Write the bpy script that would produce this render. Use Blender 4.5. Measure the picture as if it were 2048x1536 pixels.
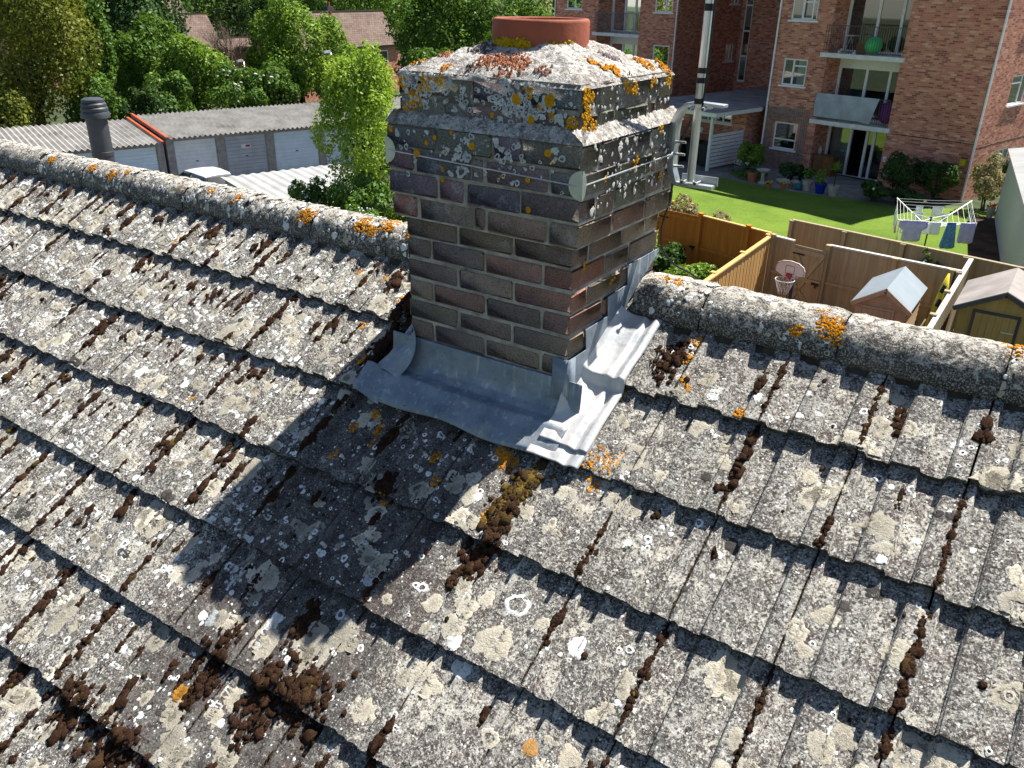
import bpy, math, random
import numpy as np
from mathutils import Vector, Matrix, Euler, Quaternion
for o in list(bpy.data.objects): bpy.data.objects.remove(o)
SC = bpy.context.scene
COL = SC.collection
R = math.radians
rnd = random.Random(7)
# ------------------------------------------------------------------ camera, sky, sun, exposure
cam = bpy.data.cameras.new('camera'); camo = bpy.data.objects.new('camera', cam); COL.objects.link(camo)
camo.location = (1.2076, -2.1357, 0.7088); camo.rotation_euler = (1.1241, -0.0149, 0.5949)
cam.sensor_width = 36; cam.lens = 36*1656.07/2048; cam.clip_start = 0.05; cam.clip_end = 2000
SC.camera = camo
SUN_EL = 58.5; SUN_AZ = math.degrees(math.atan2(.39, .92))
w = bpy.data.worlds.new('World'); SC.world = w; w.use_nodes = True
nt = w.node_tree; nt.nodes.clear()
sky = nt.nodes.new('ShaderNodeTexSky'); sky.sky_type = 'NISHITA'; sky.sun_disc = False
sky.sun_elevation = R(SUN_EL); sky.sun_rotation = R(SUN_AZ); sky.altitude = 50; sky.air_density = 0.85; sky.dust_density = 0.4; sky.ozone_density = 1.0
bgn = nt.nodes.new('ShaderNodeBackground'); bgn.inputs[1].default_value = 0.066
wo = nt.nodes.new('ShaderNodeOutputWorld'); nt.links.new(sky.outputs[0], bgn.inputs[0]); nt.links.new(bgn.outputs[0], wo.inputs[0])
sl = bpy.data.lights.new('sun', 'SUN'); so = bpy.data.objects.new('sun', sl); COL.objects.link(so)
sl.energy = 5.0; sl.angle = R(0.53); sl.color = (1.0, 0.955, 0.88)
SUND = Vector((math.cos(R(SUN_EL))*math.sin(R(SUN_AZ)), math.cos(R(SUN_EL))*math.cos(R(SUN_AZ)), math.sin(R(SUN_EL))))
so.rotation_euler = SUND.to_track_quat('Z', 'Y').to_euler(); so.location = (10, 20, 40)
SC.view_settings.view_transform = 'Standard'; SC.view_settings.look = 'None'
SC.view_settings.exposure = 1.05; SC.view_settings.gamma = 1; SC.view_settings.use_curve_mapping = False
SC.render.engine = 'CYCLES'
SC.cycles.use_denoising = True; SC.cycles.max_bounces = 6; SC.cycles.transparent_max_bounces = 12
SC.cycles.sample_clamp_indirect = 6

# ------------------------------------------------------------------ node helper and materials
class NT:
    def __init__(s, name):
        s.m = bpy.data.materials.new(name); s.m.use_nodes = True; s.t = s.m.node_tree; s.t.nodes.clear()
        s.out = s.t.nodes.new('ShaderNodeOutputMaterial'); s.b = s.n('BsdfPrincipled'); s.L(s.b.outputs[0], s.out.inputs[0]); s._c = None
    def n(s, k): return s.t.nodes.new('ShaderNode'+k)
    def L(s, a, b): s.t.links.new(a, b)
    def set(s, inp, v):
        if hasattr(v, 'is_linked'): s.L(v, inp)
        elif isinstance(v, tuple) and len(v) == 3 and inp.type == 'RGBA': inp.default_value = (*v, 1)
        else: inp.default_value = v
    def co(s):
        if s._c is None: s._c = s.n('TexCoord').outputs['Object']
        return s._c
    def map(s, v, scale=(1, 1, 1), loc=(0, 0, 0), rot=(0, 0, 0)):
        m = s.n('Mapping'); s.L(v, m.inputs[0]); m.inputs['Scale'].default_value = scale; m.inputs['Location'].default_value = loc; m.inputs['Rotation'].default_value = rot; return m.outputs[0]
    def noise(s, sc, det=3, rough=.55, v=None, col=False, dist=0):
        n = s.n('TexNoise'); n.inputs['Scale'].default_value = sc; n.inputs['Detail'].default_value = det; n.inputs['Roughness'].default_value = rough; n.inputs['Distortion'].default_value = dist
        s.L(v or s.co(), n.inputs['Vector']); return n.outputs[1 if col else 0]
    def vor(s, sc, v=None, out='Distance', feat='F1', rand=1):
        n = s.n('TexVoronoi'); n.feature = feat; n.inputs['Scale'].default_value = sc; n.inputs['Randomness'].default_value = rand; s.L(v or s.co(), n.inputs['Vector']); return n.outputs[out]
    def ramp(s, f, *st):
        n = s.n('ValToRGB'); e = n.color_ramp.elements
        while len(e) < len(st): e.new(.5)
        for q, (p, c) in zip(e, st):
            q.position = p; q.color = (c, c, c, 1) if not isinstance(c, tuple) else (*c, 1)
        s.L(f, n.inputs[0]); return n.outputs[0]
    def mix(s, f, a, b, mode='MIX'):
        n = s.n('Mix'); n.data_type = 'RGBA'; n.blend_type = mode
        s.set(n.inputs[0], f); s.set(n.inputs[6], a); s.set(n.inputs[7], b); return n.outputs[2]
    def math(s, op, a, b=0.0, c=None):
        n = s.n('Math'); n.operation = op; s.set(n.inputs[0], a); s.set(n.inputs[1], b)
        if c is not None: s.set(n.inputs[2], c)
        return n.outputs[0]
    def attr(s, nm, out='Color'):
        n = s.n('Attribute'); n.attribute_name = nm; return n.outputs[out]
    def bump(s, h, st=.5, d=.01):
        n = s.n('Bump'); n.inputs['Strength'].default_value = st; n.inputs['Distance'].default_value = d; s.L(h, n.inputs['Height']); s.L(n.outputs[0], s.b.inputs['Normal'])
    def fin(s, col, rough=.8, metal=0., spec=.3):
        s.set(s.b.inputs['Base Color'], col); s.set(s.b.inputs['Roughness'], rough); s.set(s.b.inputs['Metallic'], metal); s.b.inputs['Specular IOR Level'].default_value = spec; return s.m

def plain(name, c, rough=.6, metal=0., var=.12, sc=6., spec=.3, bump=0, bs=60):
    t = NT(name); f = t.noise(sc, 4)
    d = tuple(x*(1-var*2) for x in c); l = tuple(min(1, x*(1+var)) for x in c)
    if bump: t.bump(t.noise(bs, 3), bump, .01)
    return t.fin(t.mix(t.ramp(f, (.3, 0.), (.7, 1.)), d, l), rough, metal, spec)

def mat_tile():
    t = NT('concrete_tile')
    tv = t.attr('tv', 'Fac'); ed = t.attr('edge_shade', 'Fac')
    sx = t.n('SeparateXYZ'); t.L(t.co(), sx.inputs[0])
    wx = t.math('ABSOLUTE', t.math('ADD', sx.outputs[0], .20)); wy = t.math('ABSOLUTE', t.math('ADD', sx.outputs[1], 1.0))      # crust thinned below the stack: chimney shadow put into the colour
    stack_shadow = t.math('MULTIPLY', t.ramp(t.math('ADD', wx, t.math('MULTIPLY_ADD', t.noise(3, 3), .3, -.15)), (.28, 1.), (.50, 0.)), t.ramp(wy, (.55, 1.), (.95, 0.)))
    kc = t.math('MULTIPLY_ADD', stack_shadow, -.075, 0.)
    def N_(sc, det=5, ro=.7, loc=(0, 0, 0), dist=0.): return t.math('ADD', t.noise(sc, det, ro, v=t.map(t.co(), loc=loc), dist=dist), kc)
    base = t.mix(t.ramp(t.noise(5, 4), (.3, 0.), (.7, 1.)), (.088, .082, .075), (.150, .142, .130))
    base = t.mix(t.math('MULTIPLY', t.ramp(tv, (.55, 0.), (1., 1.)), .6), base, (.105, .082, .072))
    base = t.mix(t.math('MULTIPLY', t.ramp(t.noise(11, 5, .7), (.50, 0.), (.62, 1.)), .6), base, (.095, .062, .056))          # brownish stain
    tvc = t.math('MULTIPLY_ADD', tv, .06, -.03)
    base = t.mix(t.math('MULTIPLY', t.ramp(t.math('ADD', N_(15, 6, .76, dist=.9), tvc), (.49, 0.), (.58, 1.)), .78), base, (.325, .315, .285))   # pale crust
    base = t.mix(t.math('MULTIPLY', t.ramp(N_(8, 6, .72, (2, 3, 6), .6), (.555, 0.), (.61, 1.)), .85), base, (.53, .50, .425))   # cream crust
    base = t.mix(t.math('MULTIPLY', t.ramp(t.noise(27, 5, .72, v=t.map(t.co(), loc=(3, 7, 1))), (.53, 0.), (.60, 1.)), .9), base, (.048, .041, .038))  # dark algae
    base = t.mix(t.math('MULTIPLY', t.ramp(N_(55, 4, .7, (8, 2, 3)), (.55, 0.), (.61, 1.)), .75), base, (.48, .46, .41))
    g = t.noise(150, 3, .75)
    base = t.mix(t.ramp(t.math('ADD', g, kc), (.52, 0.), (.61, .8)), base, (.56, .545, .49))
    base = t.mix(t.ramp(t.noise(130, 2, .7, v=t.map(t.co(), loc=(5, 2, 9))), (.53, 0.), (.62, .9)), base, (.034, .03, .028))
    d = t.vor(75); c = t.vor(75, out='Color')
    sp = t.math('MULTIPLY', t.ramp(d, (.16, 1.), (.26, 0.)), t.ramp(c, (.72, 0.), (.74, 1.)))
    base = t.mix(sp, base, (.74, .74, .70))
    base = t.mix(t.math('MULTIPLY', ed, .85), base, (.028, .027, .022))  # tile edge faces darkened, their shade put into the colour
    h = t.math('ADD', t.math('MULTIPLY', g, .6), t.noise(60, 4, .7))
    t.bump(h, .75, .006)
    return t.fin(base, .92, 0, .15)

def mat_ridge():
    t = NT('weathered_ridge_concrete')
    base = t.mix(t.ramp(t.noise(7, 5), (.35, 0.), (.65, 1.)), (.058, .052, .046), (.12, .11, .095))
    z = t.n('SeparateXYZ'); t.L(t.n('NewGeometry').outputs['Normal'], z.inputs[0])            # pale crust weighted to upward faces, painting sunlight on the crown
    nz = t.math('ADD', t.noise(26, 6, .75, dist=.8), t.math('MULTIPLY_ADD', z.outputs[2], .16, -.10))
    base = t.mix(t.ramp(nz, (.47, 0.), (.57, .95)), base, (.56, .52, .45))
    base = t.mix(t.ramp(t.noise(38, 5, .7, v=t.map(t.co(), loc=(3, 1, 4))), (.53, 0.), (.62, .9)), base, (.085, .062, .045))
    base = t.mix(t.ramp(t.noise(170, 3, .75), (.50, 0.), (.62, .8)), base, (.56, .545, .50))
    base = t.mix(t.ramp(t.noise(120, 3, .75, v=t.map(t.co(), loc=(9, 1, 4))), (.54, 0.), (.64, .8)), base, (.05, .045, .04))
    t.bump(t.math('ADD', t.noise(35, 6, .75), t.math('MULTIPLY', t.noise(150, 3), .4)), .9, .014)
    return t.fin(base, .95, 0, .1)

def mat_brick_attr():
    t = NT('chimney_brick')
    c = t.attr('col')
    c = t.mix(t.math('MULTIPLY', t.ramp(t.noise(9, 5, .65), (.40, 0.), (.70, 1.)), .45), c, (.085, .075, .068))     # soot blotches
    c = t.mix(t.math('MULTIPLY', t.ramp(t.noise(240, 2, .7), (.5, 0.), (.66, 1.)), .5), c, (.40, .345, .295))
    c = t.mix(t.math('MULTIPLY', t.ramp(t.noise(170, 2, .7, v=t.map(t.co(), loc=(4, 4, 2))), (.55, 0.), (.66, 1.)), .7), c, (.06, .05, .045))
    z = t.n('SeparateXYZ'); t.L(t.co(), z.inputs[0])
    up = t.ramp(z.outputs[2], (.0, 0.), (1., 1.)) if False else t.math('MULTIPLY_ADD', z.outputs[2], 2.6, -17.6+.5)
    up = t.math('MINIMUM', t.math('MAXIMUM', up, 0.), 1.)
    wl = t.math('MULTIPLY', up, t.ramp(t.noise(16, 6, .75, dist=.5), (.54, 0.), (.60, 1.)))
    wl = t.math('MULTIPLY', wl, t.ramp(t.noise(110, 3, .7), (.42, 0.), (.52, 1.)))
    c = t.mix(t.math('MULTIPLY', wl, .55), c, (.46, .47, .46))       # whitish crust near the head of the stack
    t.bump(t.math('ADD', t.noise(230, 3, .7), t.math('MULTIPLY', t.noise(38, 5, .7), 1.6)), .8, .006)
    return t.fin(c, .9, 0, .15)

def mat_mortar():
    t = NT('lime_mortar')
    c = t.mix(t.ramp(t.noise(18, 5, .7), (.35, 0.), (.65, 1.)), (.27, .25, .215), (.50, .47, .415))
    c = t.mix(t.math('MULTIPLY', t.ramp(t.noise(6, 4), (.55, 0.), (.66, 1.)), .6), c, (.10, .09, .08))
    z = t.n('SeparateXYZ'); t.L(t.co(), z.inputs[0]); hz = t.math('MINIMUM', t.math('MAXIMUM', t.math('MULTIPLY_ADD', z.outputs[2], 5., -34.6), 0.), 1.)
    c = t.mix(t.math('MULTIPLY', hz, t.ramp(t.noise(22, 5, .75, v=t.map(t.co(), loc=(4, 1, 2))), (.40, 1.), (.62, .25))), c, (.13, .115, .10))   # sooted pointing high on the stack
    t.bump(t.noise(150, 4, .7), .7, .005)
    return t.fin(c, .95, 0, .1)

def mat_flaunch():
    t = NT('lichen_crusted_mortar')
    c = t.mix(t.ramp(t.noise(14, 6, .7), (.40, 0.), (.60, 1.)), (.33, .30, .27), (.62, .59, .54))
    c = t.mix(t.ramp(t.noise(48, 5, .75, dist=.6), (.50, 0.), (.60, .9)), c, (.16, .135, .125))
    c = t.mix(t.ramp(t.noise(60, 4, .75, v=t.map(t.co(), loc=(1, 6, 3))), (.53, 0.), (.62, .9)), c, (.74, .73, .69))
    t.bump(t.math('ADD', t.noise(45, 6, .75), t.math('MULTIPLY', t.noise(160, 3), .4)), 1.0, .014)
    return t.fin(c, .95, 0, .1)

def mat_lead(name='weathered_lead', k=1.):
    t = NT(name)
    c = t.mix(t.ramp(t.noise(7, 5, .65), (.35, 0.), (.66, 1.)), (.125, .165, .215), (.26, .305, .345))
    c = t.mix(t.math('MULTIPLY', t.ramp(t.noise(5, 5, .7, v=t.map(t.co(), loc=(2, 2, 5))), (.53, 0.), (.68, 1.)), .55), c, (.37, .325, .28))
    st = t.noise(1, 4, .6, v=t.map(t.co(), scale=(45, 45, 3)))
    c = t.mix(t.math('MULTIPLY', t.ramp(st, (.56, 0.), (.70, 1.)), .6), c, (.52, .555, .57))
    c = t.mix(t.math('MULTIPLY', t.ramp(t.noise(70, 4, .7), (.58, 0.), (.70, 1.)), .6), c, (.10, .11, .12))
    if k > 1: c = t.mix(t.ramp(t.noise(5, 5, .6, v=t.map(t.co(), loc=(3, 3, 1))), (.42, .85), (.62, .35)), c, (.62, .60, .57))     # paler copy for the side flashing, sunlight put into the colour
    t.bump(t.math('ADD', t.noise(9, 3), t.math('MULTIPLY', t.noise(60, 3), .12)), .35, .02)
    return t.fin(c, t.ramp(t.noise(12, 4), (.3, .42), (.7, .68)), .12, .5)

def mat_moss():
    t = NT('dry_moss')
    v = t.attr('lv', 'Fac')
    c = t.ramp(v, (0., (.020, .010, .007)), (.55, (.040, .020, .012)), (.8, (.058, .034, .015)), (.93, (.085, .058, .013)), (1., (.15, .105, .02)))
    c = t.mix(t.math('MULTIPLY', t.ramp(t.noise(160, 3, .7), (.5, 0.), (.65, 1.)), .6), c, (.085, .05, .03))
    t.bump(t.noise(220, 3, .7), 1., .006)
    return t.fin(c, 1., 0, .05)

def mat_lichen():
    t = NT('crustose_lichen')
    c = t.attr('col')
    c = t.mix(t.math('MULTIPLY', t.ramp(t.noise(130, 4, .75), (.48, 0.), (.62, 1.)), .55), c, t.mix(1., c, (.42, .40, .38), 'MULTIPLY'))
    t.bump(t.noise(200, 3, .7), .9, .004)
    return t.fin(c, .95, 0, .1)

def mat_wallbrick():
    t = NT('red_stock_brick')
    uv = t.n('UVMap').outputs[0]
    b = t.n('TexBrick'); b.offset = .5; b.squash = 1
    for k, v in (('Scale', 1.), ('Mortar Size', .006), ('Brick Width', .225), ('Row Height', .075), ('Bias', -.1), ('Mortar Smooth', .3)): b.inputs[k].default_value = v
    b.inputs['Color1'].default_value = (.0, .0, .0, 1); b.inputs['Color2'].default_value = (1, 1, 1, 1); b.inputs['Mortar'].default_value = (.5, .5, .5, 1)
    t.L(uv, b.inputs['Vector'])
    c = t.ramp(b.outputs['Color'], (0., (.29, .11, .08)), (.18, (.50, .19, .125)), (.6, (.60, .245, .155)), (.8, (.63, .31, .20)), (.93, (.70, .44, .30)), (1., (.76, .56, .42)))
    c = t.mix(b.outputs['Fac'], c, (.50, .34, .26))
    c = t.mix(t.math('MULTIPLY', t.ramp(t.noise(.5, 4, .6, v=uv), (.35, 1.), (.65, 0.)), .35), c, t.mix(1., c, (.62, .52, .48), 'MULTIPLY'))
    t.bump(b.outputs['Fac'], -.3, .01)
    return t.fin(c, .9, 0, .2)

def mat_leaf(name, a, b, trans=.35):
    t = NT(name)
    v = t.attr('lv', 'Fac')
    c = t.mix(v, a, b)
    d = t.n('BsdfDiffuse'); t.L(c, d.inputs[0]); tr = t.n('BsdfTranslucent'); t.L(t.mix(1., c, (1.25, 1.15, .55), 'MULTIPLY'), tr.inputs[0])
    gl = t.n('BsdfGlossy'); gl.inputs['Roughness'].default_value = .42; gl.inputs[0].default_value = (.9, .95, .9, 1)
    m1 = t.n('MixShader'); m1.inputs[0].default_value = trans; t.L(d.outputs[0], m1.inputs[1]); t.L(tr.outputs[0], m1.inputs[2])
    m2 = t.n('MixShader'); m2.inputs[0].default_value = .012; t.L(m1.outputs[0], m2.inputs[1]); t.L(gl.outputs[0], m2.inputs[2])
    t.L(m2.outputs[0], t.out.inputs[0]); return t.m

def mat_glass(name='window_glass', tint=(.02, .025, .03)):
    t = NT(name)
    tr = t.n('BsdfTransparent'); tr.inputs[0].default_value = (.62, .66, .66, 1)
    gl = t.n('BsdfGlossy'); gl.inputs['Roughness'].default_value = .02; gl.inputs[0].default_value = (.95, .97, 1, 1)
    fr = t.n('Fresnel'); fr.inputs[0].default_value = 1.6
    m = t.n('MixShader'); t.L(t.math('MULTIPLY_ADD', fr.outputs[0], 1.3, .10), m.inputs[0]); t.L(tr.outputs[0], m.inputs[1]); t.L(gl.outputs[0], m.inputs[2]); t.L(m.outputs[0], t.out.inputs[0])
    return t.m

def mat_grass():
    t = NT('mown_lawn')
    c = t.mix(t.ramp(t.noise(.8, 5, .6), (.35, 0.), (.65, 1.)), (.105, .175, .022), (.165, .245, .032))
    c = t.mix(t.math('MULTIPLY', t.ramp(t.noise(5, 5, .7), (.5, 0.), (.7, 1.)), .5), c, (.15, .215, .05))
    c = t.mix(t.math('MULTIPLY', t.ramp(t.noise(28, 3, .7), (.45, 0.), (.65, 1.)), .55), c, (.045, .095, .012))
    t.bump(t.noise(30, 4, .7), .6, .05)
    return t.fin(c, .95, 0, .1)

def mat_wood(name, a, b, sc=(14, 14, 1.2), dark=.25):
    t = NT(name); v = t.attr('lv', 'Fac')
    g = t.noise(1, 4, .6, v=t.map(t.co(), scale=sc))
    c = t.mix(t.ramp(g, (.3, 0.), (.7, 1.)), a, b)
    c = t.mix(t.math('MULTIPLY', v, dark), c, tuple(x*.45 for x in a))
    return t.fin(c, .85, 0, .15)

def mat_corr(name, a, b):
    t = NT(name)
    c = t.mix(t.ramp(t.noise(1.2, 5, .6), (.35, 0.), (.65, 1.)), a, b)
    c = t.mix(t.math('MULTIPLY', t.ramp(t.noise(.35, 5, .6, v=t.map(t.co(), loc=(5, 3, 0))), (.58, 0.), (.72, 1.)), .65), c, (.06, .042, .036))
    c = t.mix(t.math('MULTIPLY', t.ramp(t.noise(7, 4, .7), (.55, 0.), (.7, 1.)), .4), c, (.07, .07, .06))
    return t.fin(c, .9, 0, .15)

def mat_roofrow(name, a, b, row):
    t = NT(name); uv = t.n('UVMap').outputs[0]
    bk = t.n('TexBrick'); bk.offset = .5
    for k, v in (('Scale', 1.), ('Mortar Size', .016), ('Brick Width', .33), ('Row Height', row), ('Bias', 0.)): bk.inputs[k].default_value = v
    bk.inputs['Color1'].default_value = (*a, 1); bk.inputs['Color2'].default_value = (*b, 1); bk.inputs['Mortar'].default_value = (.035, .026, .022, 1)
    t.L(uv, bk.inputs['Vector'])
    c = t.mix(t.math('MULTIPLY', t.ramp(t.noise(.7, 5, v=uv), (.4, 0.), (.7, 1.)), .35), bk.outputs[0], (.25, .21, .17))
    return t.fin(c, .9, 0, .15)

M = dict(tile=mat_tile(), ridge=mat_ridge(), cbrick=mat_brick_attr(), mortar=mat_mortar(), flaunch=mat_flaunch(), lead=mat_lead(), lead_pale=mat_lead('sunlit_lead', 2.), moss=mat_moss(), lichen=mat_lichen(),
    wbrick=mat_wallbrick(), glass=mat_glass(), grass=mat_grass(),
    terracotta=plain('terracotta', (.30, .082, .042), .75, var=.12, sc=9, bump=.15),
    bedding=plain('shaded_mortar_bed', (.07, .06, .05), 1., var=.3, sc=20, bump=.6), galv=plain('galvanised_steel', (.52, .55, .56), .38, .75, .12, 18),  # mortar bed coloured dark to carry the shadow under the ridge
    alu=plain('aluminium_pole', (.66, .66, .66), .33, .8, .06, 20),
    black=plain('black_plastic', (.018, .018, .02), .45, var=.1),
    flue=plain('dark_flue_metal', (.058, .064, .074), .5, var=.15, sc=10, bump=.1),
    upvc=plain('white_upvc', (.78, .79, .80), .35, var=.03),
    white=plain('white_paint', (.74, .74, .72), .55, var=.06),
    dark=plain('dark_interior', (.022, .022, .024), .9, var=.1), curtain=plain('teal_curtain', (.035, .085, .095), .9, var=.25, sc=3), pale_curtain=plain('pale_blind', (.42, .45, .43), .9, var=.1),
    slab=plain('painted_concrete', (.68, .68, .66), .7, var=.08, sc=4), rail=plain('railing_steel', (.10, .075, .065), .5, .2), greyrail=plain('grey_railing', (.12, .13, .145), .5, .2),
    felt=plain('roofing_felt', (.075, .078, .082), .95, var=.2, sc=2, bump=.3), greyfelt=plain('grey_roof_felt', (.30, .27, .25), .95, var=.18, sc=1.5, bump=.2, bs=40),
    bluefelt=plain('pale_blue_roof', (.24, .28, .31), .6, var=.06, sc=2), paving=plain('concrete_paving', (.24, .22, .195), .95, var=.2, sc=3, bump=.3), soil=plain('bare_soil', (.075, .045, .03), 1., var=.3, sc=2, bump=.4),
    reddeck=plain('red_brick_paving', (.13, .055, .04), .95, var=.25, sc=4), asphalt=plain('asphalt', (.07, .07, .07), .95, var=.2, sc=2), ground=plain('rough_ground', (.055, .075, .03), 1., var=.3, sc=1.5),
    bark=plain('bark', (.07, .055, .042), .95, var=.3, sc=8, bump=.5, bs=30), twig=plain('bare_twigs', (.20, .15, .115), .95, var=.2),
    orangewood=mat_wood('orange_stained_wood', (.46, .15, .022), (.58, .215, .032)), palewood=mat_wood('new_pale_timber', (.52, .31, .105), (.64, .42, .165)),
    brownwood=mat_wood('weathered_fence_wood', (.34, .265, .145), (.47, .38, .225)), oldwood=mat_wood('old_grey_wood', (.28, .23, .145), (.40, .335, .22)),
    shedwood=mat_wood('tan_shed_boards', (.44, .30, .18), (.54, .38, .24)), bigshed=mat_wood('olive_shed_boards', (.32, .235, .085), (.42, .31, .12)), railwood=plain('silvered_rail', (.55, .53, .48), .8, var=.12, sc=10), trellis=plain('dark_trellis_wood', (.30, .245, .215), .9, var=.2),
    garage_roof=mat_corr('cement_sheet', (.25, .24, .22), (.38, .365, .34)), white_sheet=plain('white_ribbed_sheet', (.36, .36, .35), .6, var=.1, sc=1), redtrim=plain('orange_red_verge', (.42, .085, .03), .7, var=.1),
    door_blue=plain('pale_blue_door', (.74, .84, .88), .3, var=.05, sc=2), door_white=plain('silver_white_door', (.84, .85, .85), .3, .1, var=.08, sc=1.5), door_grey=plain('grey_door', (.50, .52, .54), .45, .15, var=.08, sc=1.5), concrete=plain('garage_concrete', (.36, .335, .30), .95, var=.15, sc=5),
    carwhite=plain('white_car_paint', (.80, .80, .80), .15, var=.01, spec=.6), carglass=plain('car_glass', (.012, .015, .018), .05, var=.01, spec=.8), tyre=plain('rubber', (.02, .02, .02), .8), redlamp=plain('tail_lamp_red', (.35, .01, .01), .2),
    render=plain('grey_roughcast', (.56, .54, .54), 1., var=.16, sc=40, bump=.8, bs=35), roof_a=mat_roofrow('brown_roof_tiles', (.125, .082, .066), (.185, .13, .105), .30), roof_b=mat_roofrow('plum_roof_tiles', (.135, .088, .072), (.195, .14, .115), .26),
    red=plain('red_plastic', (.40, .03, .045), .5), board=plain('ivory_board', (.72, .68, .62), .4, var=.03), navy=plain('navy_pole', (.03, .035, .09), .5), net=plain('white_net', (.72, .70, .68), .8),
    green=plain('green_ball', (.06, .50, .17), .35, var=.05), purple=plain('purple_cloth', (.12, .02, .15), .8), greysheet=plain('grey_sheet', (.38, .42, .46), .8, var=.12, sc=2), blue=plain('cobalt_glaze', (.012, .03, .30), .2, var=.08), teal=plain('teal_glaze', (.02, .14, .17), .25), stone=plain('stone_pot', (.42, .40, .36), .9, var=.15), terra=plain('clay_pot', (.38, .15, .08), .85, var=.1),
    pine=plain('brown_cabinet', (.20, .085, .03), .5, var=.15), bin=plain('wheelie_bin', (.02, .025, .028), .5), yellow=plain('yellow_cloth', (.62, .50, .03), .8, var=.1), lilac=plain('lilac_cloth', (.50, .46, .80), .9, var=.1), cotton=plain('white_cotton', (.84, .84, .86), .9, var=.06), bluecloth=plain('blue_cloth', (.13, .28, .62), .9, var=.25, sc=20), pink=plain('pink_cloth', (.62, .32, .42), .9, var=.1), petal=plain('white_petals', (.8, .8, .76), .8), pinkpetal=plain('pink_petals', (.6, .06, .12), .8), yellowpetal=plain('yellow_petals', (.7, .5, .03), .8))
LF = dict(mid=mat_leaf('leaf_mid_green', (.055, .115, .022), (.16, .28, .05)), dark=mat_leaf('leaf_dark_green', (.026, .06, .018), (.075, .14, .035)), blue=mat_leaf('leaf_bluish_green', (.03, .07, .028), (.085, .16, .055)),
    lime=mat_leaf('leaf_lime', (.20, .33, .035), (.40, .54, .10), .4), yel=mat_leaf('leaf_yellow_green', (.10, .125, .018), (.26, .285, .05)), bright=mat_leaf('leaf_bright_green', (.10, .19, .026), (.25, .38, .06)), red=mat_leaf('leaf_copper', (.16, .045, .028), (.36, .15, .09)),
    hedge=mat_leaf('leaf_hedge', (.16, .15, .06), (.42, .38, .25)), pale=mat_leaf('leaf_pale', (.13, .19, .065), (.30, .36, .17)))

# ------------------------------------------------------------------ mesh builder
ORG = {}
def link(o, parent=None):
    COL.objects.link(o)
    if parent: o.parent = parent
    return o
def empty(name, loc, label=None, cat=None, group=None):
    o = bpy.data.objects.new(name, None); o.empty_display_size = .2; COL.objects.link(o); o.location = loc; ORG[o.name] = Vector(loc)
    if label: o['label'] = label; o['category'] = cat
    if group: o['group'] = group
    return o
def tag(o, label=None, cat=None, group=None, kind=None):
    if label: o['label'] = label; o['category'] = cat
    if group: o['group'] = group
    if kind: o['kind'] = kind
    return o
def npmesh(name, V, F, mat, parent=None, attrs=None, smooth=False, uv=None):
    """V (n,3), F (m,k) arrays, world coordinates; attrs: name -> per-vertex floats or colours"""
    org = Vector((0, 0, 0)); q = parent
    while q is not None: org = org+q.location; q = q.parent
    V = np.asarray(V, np.float32)-np.array(org, np.float32)
    me = bpy.data.meshes.new(name)
    me.vertices.add(len(V)); me.vertices.foreach_set('co', V.ravel())
    F = np.asarray(F, np.int32); m, k = F.shape
    me.loops.add(m*k); me.loops.foreach_set('vertex_index', F.ravel())
    me.polygons.add(m); me.polygons.foreach_set('loop_start', np.arange(0, m*k, k, dtype=np.int32)); me.polygons.foreach_set('loop_total', np.full(m, k, np.int32))
    me.update(calc_edges=True)
    for nm, a in (attrs or {}).items():
        a = np.asarray(a, np.float32)
        if a.ndim == 1: me.attributes.new(nm, 'FLOAT', 'POINT').data.foreach_set('value', a)
        else: me.attributes.new(nm, 'FLOAT_COLOR', 'POINT').data.foreach_set('color', np.concatenate([a, np.ones((len(a), 1), np.float32)], 1).ravel())
    if uv is not None:
        me.uv_layers.new(name='UVMap').data.foreach_set('uv', np.asarray(uv, np.float32)[F.ravel()].ravel())
    if smooth: me.polygons.foreach_set('use_smooth', np.ones(m, bool))
    me.materials.append(mat); me.validate()
    return link(bpy.data.objects.new(name, me), parent)

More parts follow.
